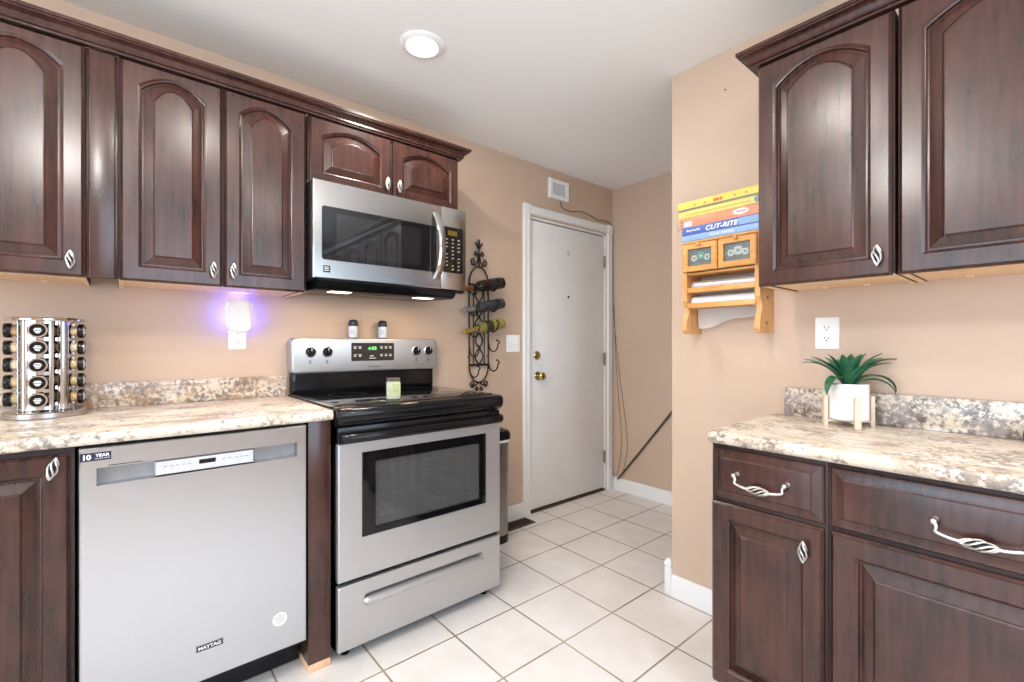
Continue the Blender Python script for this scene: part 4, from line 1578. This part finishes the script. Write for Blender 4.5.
BOT = [(0.012, 0.004), (0.030, 0.0), (0.0355, 0.004), (0.0362, 0.012), (0.0362, 0.165), (0.034, 0.180), (0.025, 0.200), (0.0165, 0.222), (0.0140, 0.240), (0.0135, 0.300)]
bd = WD + 0.052
brown = simple('dark_brown_bottle_glass', (0.018, 0.010, 0.006), 0.08, var=0.2)
clearb = simple('smoky_clear_bottle_glass', (0.045, 0.045, 0.048), 0.06, var=0.4, scale=30)
greenb = simple('yellow_green_bottle_glass', srgb(140, 126, 66), 0.06, var=0.25, scale=25)
TILT = 0.205
def rest(zz):
    # centre of the bottle where both hook bowls carry it
    return zz - 0.003 - 0.044 + 0.0042 + 0.0365 - 0.016 + 0.012
bottle((bd, ac + 0.045, rest(HZ[0])), TILT, BOT, 0, (brown, simple('copper_foil', srgb(176, 112, 52), 0.3, 0.7), simple('black_label', (0.02, 0.018, 0.016), 0.5)), 'dark brown wine bottle with copper foil, top of the iron rack', (0.240, 0.302, 0.0138), (0.03, 0.12, 0.0363))
bottle((bd, ac + 0.045, rest(HZ[1])), TILT, [(r * 0.93, t) for r, t in BOT], 0, (clearb, simple('silver_foil', srgb(176, 174, 172), 0.35, 0.6), simple('dark_label', (0.03, 0.03, 0.035), 0.5)), 'smoky clear bottle with silver foil, middle of three in the iron rack', (0.225, 0.302, 0.0142), (0.035, 0.125, 0.0338))
bottle((bd, ac + 0.045, rest(HZ[2])), TILT, [(r * 0.95, t) for r, t in BOT], 0, (greenb, simple('gold_foil', srgb(196, 164, 88), 0.3, 0.6), simple('dark_olive_label', srgb(52, 50, 30), 0.5)), 'yellow-green wine bottle with gold foil, lowest of three in the rack', (0.235, 0.302, 0.0140), (0.095, 0.150, 0.0345))

# ------------------------------------------------------------------ trash can and floor register
tc_ = thing('trash_can', 'steel trash can with black lid between range and door', 'trash can', (0.14, 1.60, 0))
def tcr(e, z):
    return [(x, y, z) for x, y in rounded(0.022 + e, 0.258 - e, 1.420 + e, 1.782 - e, 0.045, 6)]
mb = MB()
mb.loops([tcr(0.012, 0.0), tcr(0.008, 0.004), tcr(0.006, 0.045), tcr(0.010, 0.048)])
mb.build('base', M['black_plastic'], tc_)
mb = MB()
mb.loops([tcr(0.012, 0.0482), tcr(0.008, 0.05), tcr(0.005, 0.596), tcr(0.008, 0.5975)])
mb.build('body', simple('smudged_steel', srgb(150, 146, 140), 0.3, 0.9, var=0.2, scale=6), tc_)
mb = MB()
mb.loops([tcr(0.004, 0.598), tcr(0.0, 0.600), tcr(0.0, 0.612), tcr(0.006, 0.6135)])
mb.build('rim', M['white_trim'], tc_)
mb = MB()
mb.loops([tcr(0.002, 0.614), tcr(-0.003, 0.618), tcr(-0.003, 0.648), tcr(0.004, 0.664), tcr(0.030, 0.676), tcr(0.040, 0.677)])
mb.build('lid', M['black_plastic'], tc_)

rgx = thing('floor_register', 'brown metal floor register by the door casing', 'register', (0.08, 1.95, 0))
mb = MB()
mb.loops([[(x, y, z) for x, y in ((0.022 + e, 1.800 + e), (0.132 - e, 1.800 + e), (0.132 - e, 2.090 - e), (0.022 + e, 2.090 - e))] for e, z in ((0, 0.0005), (0.001, 0.004), (0.014, 0.005), (0.016, 0.002))])
mb.build('flange', M['rust_register'], rgx, sharp=15)
mb = MB()
for k in range(19):
    y = 1.820 + k * 0.0139
    mb.box(0.040, 0.114, y, y + 0.006, 0.0022, 0.0048)
mb.build('louvres', simple('dark_brown_louvre', srgb(58, 44, 36), 0.5, 0.3), rgx)

# ------------------------------------------------------------------ cords
def cord(name, pts, r, mat, label):
    mb = MB()
    P = []
    V = [Vector(p) for p in pts]
    for i in range(len(V) - 1):
        p0, p1, p2, p3 = V[max(i - 1, 0)], V[i], V[i + 1], V[min(i + 2, len(V) - 1)]
        for k in range(8):
            t = k / 8
            P.append(0.5 * ((2 * p1) + (p2 - p0) * t + (2 * p0 - 5 * p1 + 4 * p2 - p3) * t * t + (3 * p1 - p0 - 3 * p2 + p3) * t ** 3))
    P.append(V[-1])
    mb.tube(P, r, 6)
    o = mb.build(name, mat, loc=pts[0])
    return tag(o, label, 'cord', 'cords in the passage')
CD = simple('dark_cord_rubber', (0.05, 0.042, 0.036), 0.5)
CB = simple('brown_cord_rubber', srgb(112, 92, 76), 0.5)
yb = YB - 0.0070
cord('electric_wire', [(0.065, YB - 0.020, 0.090), (0.30, yb, 0.385), (0.545, yb, 0.692), (0.80, yb, 1.011)], 0.0052, CD, 'dark straight cord stretched diagonally up the passage back wall')
cord('electric_wire', [(0.085, YB - 0.020, 0.100), (0.32, yb, 0.393), (0.557, yb, 0.688), (0.82, yb, 1.016)], 0.0030, CB, 'thin brown cord running just beneath the dark diagonal cord')
cord('electric_wire', [(0.012, yb, 2.05), (0.018, yb, 1.45), (0.060, yb, 1.05), (0.098, yb, 0.80), (0.142, yb, 0.50), (0.150, yb, 0.34), (0.115, yb, 0.17)], 0.0018, CB, 'thin wire hanging down the passage corner and curving out furthest')
cord('electric_wire', [(0.024, yb - 0.006, 1.50), (0.048, yb - 0.006, 1.02), (0.075, yb - 0.006, 0.72), (0.098, yb - 0.006, 0.45), (0.090, yb - 0.008, 0.26), (0.058, yb - 0.012, 0.12)], 0.0018, CB, 'thin wire hanging in the passage corner, the one nearer the door')
cord('electric_wire', [(0.004, 2.46, 2.228), (0.006, 2.47, 2.185), (0.012, 2.56, 2.168), (0.014, 2.66, 2.190), (0.012, 2.78, 2.178), (0.008, 2.88, 2.158), (0.012, 2.96, 2.172), (0.008, 3.055, 2.140), (0.008, 3.060, 2.05)], 0.0025, CD, 'dark wire dropping from the grille plate and trailing along the door casing')

# ------------------------------------------------------------------ small wall hardware
mb = MB(TR)
mb.lathe([(0.003, 0.0), (0.003, 0.004), (0.001, 0.005)], (1.437, 0.0005, 2.272), (0, 1, 0), 10)
tag(mb.build('nail', M['iron'], loc=(1.437, YA, 2.272)), 'tiny dark nail head high on the right wall, left of the cabinet crown', 'nail')
mb = MB(TR)
mb.tube([(1.218, 0.001, 1.716), (1.218, 0.014, 1.712), (1.218, 0.018, 1.702), (1.218, 0.022, 1.712)], 0.0022, 6)
mb.lathe([(0.007, 0.0), (0.006, 0.003)], (1.218, 0.0008, 1.716), (0, 1, 0), 12)
tag(mb.build('cup_hook', M['nickel'], loc=(1.218, YA, 1.716)), 'small metal hook on the wall beside the left end of the box stack', 'hook')

# ------------------------------------------------------------------ wooden wall rack with drawers and rolls
KX0, KX1, KD = 1.312, 1.630, 0.132
rk = thing('wall_rack', 'honey wood wall rack with two mesh-front drawers and roll rails', 'wall rack', (1.4575, YA, 1.23))
side_prof = [(0.001, 1.226), (0.098, 1.222), (0.122, 1.226), (0.132, 1.240), (0.134, 1.262), (0.124, 1.290), (0.112, 1.312), (0.110, 1.335), (0.122, 1.352), (0.130, 1.365), (0.130, 1.606), (0.001, 1.606)]
for a in (KX0, KX1 - 0.020):
    mb = MB(TR)
    mb.prism_a(side_prof, a, a + 0.020)
    sd = mb.build('side_panel', M['oak_v'], rk, sharp=30)
    if a > KX0:
        for dd, zz in ((0.060, 1.362), (0.070, 1.262)):
            mb = MB(TR)
            mb.lathe([(0.007, 0), (0.0065, 0.001), (0.003, 0.0015)], (KX1 + 0.0001, dd, zz), (1, 0, 0), 14)
            mb.build('screw_plug', simple('dark_plug', srgb(112, 74, 40), 0.4), sd)
mb = MB(TR)
mb.box(KX0 - 0.004, KX1 + 0.004, 0.001, 0.138, 1.6063, 1.616, 0.003)
mb.box(KX0 + 0.021, KX1 - 0.021, 0.001, 0.125, 1.474, 1.484, 0.001)
mb.box(KX0 + 0.021, KX1 - 0.021, 0.001, 0.008, 1.484, 1.606)
mb.build('drawer_case', M['oak'], rk)
am = (KX0 + KX1) / 2
scr = simple('steel_mesh_wire', srgb(150, 160, 160), 0.35, 0.8)
flw = simple('white_ornament', srgb(226, 228, 222), 0.4)
flg = simple('green_ornament', srgb(120, 170, 150), 0.4)
for k, (e0, e1) in enumerate(((KX0 + 0.008, am - 0.002), (am + 0.002, KX1 - 0.008))):
    mb = MB(TR)
    b_ = 0.023
    z0_, z1_ = 1.486, 1.603
    mb.loops([rc(e0 + b_, e1 - b_, z0_ + b_, z1_ - b_, 0.1305), rc(e0, e1, z0_, z1_, 0.1305), rc(e0, e1, z0_, z1_, 0.142), rc(e0 + .004, e1 - .004, z0_ + .004, z1_ - .004, 0.145), rc(e0 + b_, e1 - b_, z0_ + b_, z1_ - b_, 0.145), rc(e0 + b_, e1 - b_, z0_ + b_, z1_ - b_, 0.1305)], False, False)
    dw_ = mb.build('drawer', M['oak'], rk, sharp=20)
    mb = MB(TR)
    mb.box(e0 + 0.016, e1 - 0.016, 0.012, 0.1300, z0_ + 0.004, z1_ - 0.016)
    mb.build('drawer_box', simple('shadowed_drawer_lining', srgb(128, 138, 138), 0.6), dw_)
    mb = MB(TR)
    n = 13
    for i in range(1, n):
        a = e0 + b_ + (e1 - e0 - 2 * b_) * i / n
        mb.box(a - 0.0005, a + 0.0005, 0.1375, 0.1385, z0_ + b_, z1_ - b_)
    for i in range(1, 8):
        zz = z0_ + b_ + (z1_ - z0_ - 2 * b_) * i / 8
        mb.box(e0 + b_, e1 - b_, 0.1370, 0.1380, zz - 0.0005, zz + 0.0005)
    mb.build('mesh_screen', scr, dw_)
    mb = MB(TR)
    mb.lathe([(0.005, 0), (0.0045, 0.005), (0.008, 0.009), (0.0085, 0.013), (0.005, 0.017), (0.001, 0.018)], ((e0 + e1) / 2, 0.1445, z1_ - 0.007), (0, 1, 0), 14)
    mb.build('knob', M['oak'], dw_)
    em = (e0 + e1) / 2
    for q, (da, dz, r_) in enumerate(((-0.027, -0.002, 0.015), (0.002, 0.004, 0.020), (0.029, -0.003, 0.015))):
        mb = MB(TR)
        for p in range(6):
            th = 2 * PI * p / 6
            mb.sphere((em + da + r_ * 0.55 * math.cos(th), 0.1335, 1.5445 + dz + r_ * 0.55 * math.sin(th)), r_ * 0.45, 5, 1, 0.3, 1)
        fo = mb.build('flower_ornament', flw if (q != 1 or k) else flg, dw_)
        mb = MB(TR)
        mb.sphere((em + da, 0.1345, 1.5445 + dz), r_ * 0.35, 5, 1, 0.4, 1)
        mb.build('flower_centre', flg if (q != 1 or k) else flw, fo)
for zz in (1.398, 1.332):
    mb = MB(TR)
    mb.box(KX0 + 0.0205, KX1 - 0.0205, 0.106, 0.128, zz, zz + 0.022, 0.003)
    mb.build('rail', M['oak'], rk)
mb = MB(TR)
tz = []
n = 36
for k in range(n):
    a = KX0 + 0.024 + (KX1 - KX0 - 0.048) * k / n
    st_ = (KX1 - KX0 - 0.048) / n
    tz += [(a, 1.3315), (a + st_ * 0.5, 1.325)]
tz += [(KX1 - 0.024, 1.3315), (KX1 - 0.024, 1.3318), (KX0 + 0.024, 1.3318)]
mb.prism(tz, 0.1235, 0.1275)
mb.build('cutting_edge', simple('brown_cutter', srgb(150, 104, 62), 0.4, 0.3), rk, sharp=10)

def roll(z, r, mat, label, cat='roll'):
    ro = thing('wrap_roll', label, cat, (am, YA - 0.075, z), 'rolls in the wall rack')
    mb = MB(TR)
    mb.lathe([(r - 0.003, 0.0), (r, 0.002), (r, 0.268), (r - 0.003, 0.270)], (KX0 + 0.0235, 0.075, z), (1, 0, 0), 24)
    mb.build('wound_sheet', mat, ro)
    mb = MB(TR)
    mb.lathe([(0.007, -0.0025), (0.007, 0.2725)], (KX0 + 0.0235, 0.075, z), (1, 0, 0), 12)
    mb.build('core', simple('grey_core', srgb(170, 160, 148), 0.7), ro)
    return ro
PAP = simple('white_wrap_paper', srgb(232, 232, 232), 0.5, var=0.03)
roll(1.425, 0.027, simple('pale_foil_roll', srgb(214, 216, 218), 0.3, 0.5, var=0.05), 'silvery white roll on the upper rail of the wall rack')
r2 = roll(1.358, 0.027, PAP, 'white paper roll on the lower rail of the wall rack')
# the loose sheet hanging from the lower roll
m, nt, b = nmat('sheer_wrap_sheet')
b.inputs['Base Color'].default_value = srgb(226, 222, 218)
b.inputs['Roughness'].default_value = 0.25
tr_ = N(nt, 'ShaderNodeBsdfTransparent')
mxs = N(nt, 'ShaderNodeMixShader')
mxs.inputs[0].default_value = 0.55
nt.links.new(tr_.outputs[0], mxs.inputs[1])
nt.links.new(b.outputs[0], mxs.inputs[2])
nt.links.new(mxs.outputs[0], nt.nodes['Material Output'].inputs['Surface'])
mb = MB(TR)
rows = []
for i in range(9):
    t = i / 8
    row = []
    for j in range(17):
        u = j / 16
        a = KX0 + 0.026 + u * 0.266
        L = 0.105 - 0.058 * u + 0.006 * math.sin(u * 9)
        row.append((a, 0.0475 - 0.010 * t + 0.006 * math.sin(u * 7 + t * 3) * t, 1.352 - L * t))
    rows.append(row)
rows2 = [[(a, d_ - 0.0006, z) for a, d_, z in r_] for r_ in rows]
G = [[mb.v(p) for p in r_] for r_ in rows]
for i in range(8):
    for j in range(16):
        mb.face([G[i][j], G[i][j + 1], G[i + 1][j + 1], G[i + 1][j]])
mb.build('loose_sheet', m, r2)

# the stack of wrap boxes on the rack
YEL = simple('yellow_carton', srgb(220, 204, 96), 0.4, var=0.04)
YEL2 = simple('pale_yellow_carton', srgb(214, 202, 116), 0.4, var=0.05)
ORG = simple('orange_red_carton', srgb(222, 146, 112), 0.4, var=0.05)
BLU = simple('deep_blue_carton', srgb(86, 108, 176), 0.35, var=0.05)
PBL = simple('pale_blue_carton', srgb(142, 172, 210), 0.35, var=0.06)
def wrap_box(a0, a1, d0, d1, z0, z1, mat, label, deco, rot=0.0):
    ac_, dc_ = (a0 + a1) / 2, (d0 + d1) / 2
    Tb = frame_rot(ac_, YA - dc_, rot)
    o = thing('wrap_box', label, 'box', (ac_, YA - dc_, z0), 'wrap boxes on the wall rack')
    h = (a1 - a0) / 2
    q = (d1 - d0) / 2
    mb = MB(Tb)
    mb.box(-h, h, -q, q, z0, z1, 0.0015)
    # tucked lid edge along the front
    bx = mb.build('carton', mat, o)
    deco(Tb, h, q, z0, z1, o)
    return o
def mk(T_, parent, name, mat, fn):
    mb = MB(T_)
    fn(mb)
    return mb.build(name, mat, parent)
RED = simple('red_print', srgb(206, 96, 70), 0.4)
WHT = M['white_text']
GRY = simple('grey_cut_edge', srgb(132, 132, 134), 0.35, 0.5)
def deco_y1(Tb, h, q, z0, z1, o):
    def f(mb):
        for k, u in enumerate((-0.55, -0.30, -0.05, 0.02, 0.10, 0.42, 0.68)):
            mb.sphere((u * h, q + 0.0002, (z0 + z1) / 2), 0.007 if k in (2, 3, 4) else 0.004, 5, 1, 0.04, 1)
    mk(Tb, o, 'printed_dots', RED, f)
    mk(Tb, o, 'cut_edge', GRY, lambda mb: mb.box(-h + .002, h - .002, q + 0.0001, q + 0.002, z0 - 0.0, z0 + 0.006))
def deco_y2(Tb, h, q, z0, z1, o):
    mk(Tb, o, 'printed_band', simple('olive_yellow_print', srgb(190, 170, 70), 0.4), lambda mb: mb.box(-h * 0.8, h * 0.75, q + 0.0001, q + 0.0006, z0 + 0.012, z0 + 0.016))
    mk(Tb, o, 'printed_emblem', simple('grey_blue_print', srgb(130, 140, 150), 0.4), lambda mb: mb.lathe([(0.013, 0), (0.013, 0.0006)], (h * 0.90, q + 0.0001, (z0 + z1) / 2), (0, 1, 0), 16))
def deco_o(Tb, h, q, z0, z1, o):
    mk(Tb, o, 'printed_patch', WHT, lambda mb: mb.box(-h + .020, -h + .055, q + 0.0001, q + 0.0007, z0 + 0.004, z0 + 0.024))
    mk(Tb, o, 'printed_oval', WHT, lambda mb: mb.sphere((h * 0.52, q, (z0 + z1) / 2 + 0.003), 0.016, 8, 1.9, 0.05, 0.75))
    mk(Tb, o, 'printed_line', RED, lambda mb: mb.box(h * 0.42, h * 0.66, q + 0.001, q + 0.0014, (z0 + z1) / 2 + 0.001, (z0 + z1) / 2 + 0.005))
    mk(Tb, o, 'end_dots', M['navy'], lambda mb: [mb.lathe([(0.003, 0), (0.003, 0.0006)], (-h + 0.010, q + 0.0001, z0 + z), (0, 1, 0), 10) for z in (0.012, 0.026)])
def deco_b(Tb, h, q, z0, z1, o):
    mk(Tb, o, 'lettering', WHT, lambda mb: (mb.text('CUT-RITE', 0.010, (z0 + z1) / 2 - 0.001, 0.020, q + 0.0001, width=0.135, bold=0.03, italic=0.3), mb.text('Reynolds', -h + 0.050, (z0 + z1) / 2, 0.012, q + 0.0001, width=0.062, bold=0.02, italic=0.3)))
    mk(Tb, o, 'printed_patch', PBL, lambda mb: mb.box(h - 0.085, h - 0.004, q + 0.0001, q + 0.0006, z0 + 0.003, z1 - 0.004))
def deco_p(Tb, h, q, z0, z1, o):
    mk(Tb, o, 'lettering', WHT, lambda mb: mb.text('WAX PAPER', 0.012, (z0 + z1) / 2, 0.010, q + 0.0001, width=0.10, bold=0.01, italic=0.2))
zb_ = 1.6164
hs = [0.026, 0.034, 0.040, 0.032, 0.037]
zs = [zb_]
for h_ in hs:
    zs.append(zs[-1] + h_ + 0.0004)
wrap_box(1.312, 1.634, 0.082, 0.138, zs[0], zs[0] + hs[0], PBL, 'pale blue wrap box, bottom of the stack on the wall rack', deco_p)
wrap_box(1.316, 1.640, 0.084, 0.140, zs[1], zs[1] + hs[1], BLU, 'deep blue wrap box with white slanted lettering in the rack stack', deco_b)
wrap_box(1.302, 1.640, 0.078, 0.134, zs[2], zs[2] + hs[2], ORG, 'orange-red wrap box with white oval in the rack stack', deco_o, 0.0)
wrap_box(1.296, 1.640, 0.080, 0.134, zs[3], zs[3] + hs[3], YEL2, 'pale yellow wrap box just under the topmost box of the stack', deco_y2, 0.0)
wrap_box(1.294, 1.636, 0.082, 0.136, zs[4], zs[4] + hs[4], YEL, 'bright yellow wrap box, topmost of the stack on the wall rack', deco_y1, 0.0)

# ------------------------------------------------------------------ potted plant on its stand
PX, PY, PZ = 1.905, 1.862, 0.9052
ps = thing('plant_stand', 'small pale wood four-leg stand holding the white pot', 'plant stand', (PX, PY, PZ))
LEGR = 0.068
for k in range(4):
    th = math.radians(-55 + 90 * k)
    Tl = frame_rot(PX + LEGR * math.cos(th), PY + LEGR * math.sin(th), th + PI / 2)
    mb = MB(Tl)
    mb.box(-0.009, 0.009, -0.006, 0.006, PZ, PZ + 0.102, 0.001)
    mb.build('leg', M['bleached'], ps)
for k in range(2):
    th = math.radians(-55 + 90 * k)
    Tl = frame_rot(PX, PY, th)
    mb = MB(Tl)
    zz = PZ + 0.014 + 0.0
    mb.box(-LEGR + 0.0062, LEGR - 0.0062, -0.007, 0.007, zz, zz + 0.0065 + 0.0, 0.0005) if k == 0 else (mb.box(-LEGR + 0.0062, -0.0072, -0.007, 0.007, zz, zz + 0.0065, 0.0005), mb.box(0.0072, LEGR - 0.0062, -0.007, 0.007, zz, zz + 0.0065, 0.0005))
    mb.build('crossbar', M['bleached'], ps)
pt = thing('potted_plant', 'green agave-like plant in a white ribbed pot on the right worktop', 'plant', (PX, PY, PZ + 0.021))
mb = MB()
prof = [(0.050, 0.0215), (0.0555, 0.024)]
for k in range(22):
    z = 0.027 + k * 0.0052
    prof += [(0.0575, z), (0.0567, z + 0.0026)]
prof += [(0.0575, 0.143), (0.054, 0.143), (0.053, 0.130), (0.01, 0.130)]
mb.lathe(prof, (PX, PY, PZ), n=40)
mb.build('pot', M['ceramic'], pt)
def leaf(az, L, f0, f1, w_, z0=0.126, r0=0.008):
    """a strap leaf leaving the pot at slope f0 and ending at slope f1 (degrees)"""
    mb = MB()
    n = 14
    d = Vector((math.cos(az), math.sin(az), 0))
    s = Vector((-math.sin(az), math.cos(az), 0))
    c = Vector((PX, PY, PZ + z0)) + d * r0
    rings = []
    th = 0.0011
    for i in range(n + 1):
        t = i / n
        ph = math.radians(f0 + (f1 - f0) * t ** 1.25)
        tg = d * math.cos(ph) + Vector((0, 0, 1)) * math.sin(ph)
        up = Vector((0, 0, 1)) * math.cos(ph) - d * math.sin(ph)
        if i:
            c = c + tg * (L / n)
        wd = max(w_ * min(1.0, 0.62 + 1.1 * t) * (1 - t ** 3.2) ** 0.8 if t < 1 else 0.0, 0.0005)
        f = 0.30 * wd
        rings.append([c - s * wd + up * f, c.copy(), c + s * wd + up * f, c + s * wd + up * (f - th), c - up * th * 1.4, c - s * wd + up * (f - th)])
    mb.loops(rings)
    return mb
# toward-camera azimuth is about -104 degrees; image right is about +40 degrees
IR, IC = math.radians(49.8), math.radians(-40 - 90 + 9)   # image right, image toward the viewer
for p in ((232, 0.185, 62, -4, 0.013), (214, 0.165, 66, 8, 0.013), (240, 0.150, 70, 10, 0.013),
          (48, 0.195, 64, -2, 0.016), (60, 0.175, 66, 6, 0.014), (36, 0.175, 62, -78, 0.017),
          (12, 0.150, 55, -75, 0.017), (256, 0.160, 64, -88, 0.018), (246, 0.095, 30, -20, 0.010),
          (272, 0.140, 80, 34, 0.018), (292, 0.130, 84, 48, 0.020), (312, 0.130, 82, 44, 0.020),
          (334, 0.140, 76, 14, 0.019), (352, 0.150, 72, 4, 0.018), (22, 0.150, 78, 30, 0.018),
          (300, 0.100, 88, 66, 0.018), (225, 0.130, 82, 44, 0.016), (200, 0.150, 74, 20, 0.015),
          (178, 0.145, 72, 16, 0.015), (150, 0.140, 74, 22, 0.015), (122, 0.135, 72, 20, 0.015),
          (95, 0.140, 74, 24, 0.015), (75, 0.140, 78, 36, 0.016), (45, 0.130, 84, 50, 0.016)):
    leaf(math.radians(p[0]), *p[1:]).build('leaf', M['leaf'], pt, 60)

# dark round thing at the very right end of the worktop
mb = MB()
mb.lathe([(0.020, 0.0), (0.024, 0.004), (0.026, 0.020), (0.024, 0.036), (0.015, 0.042), (0.006, 0.044)], (2.322, 1.925, 0.9052), n=24)
tag(mb.build('canister', M['black_plastic'], loc=(2.322, 1.925, 0.9052)), 'small black round canister at the right edge against the backsplash', 'canister')
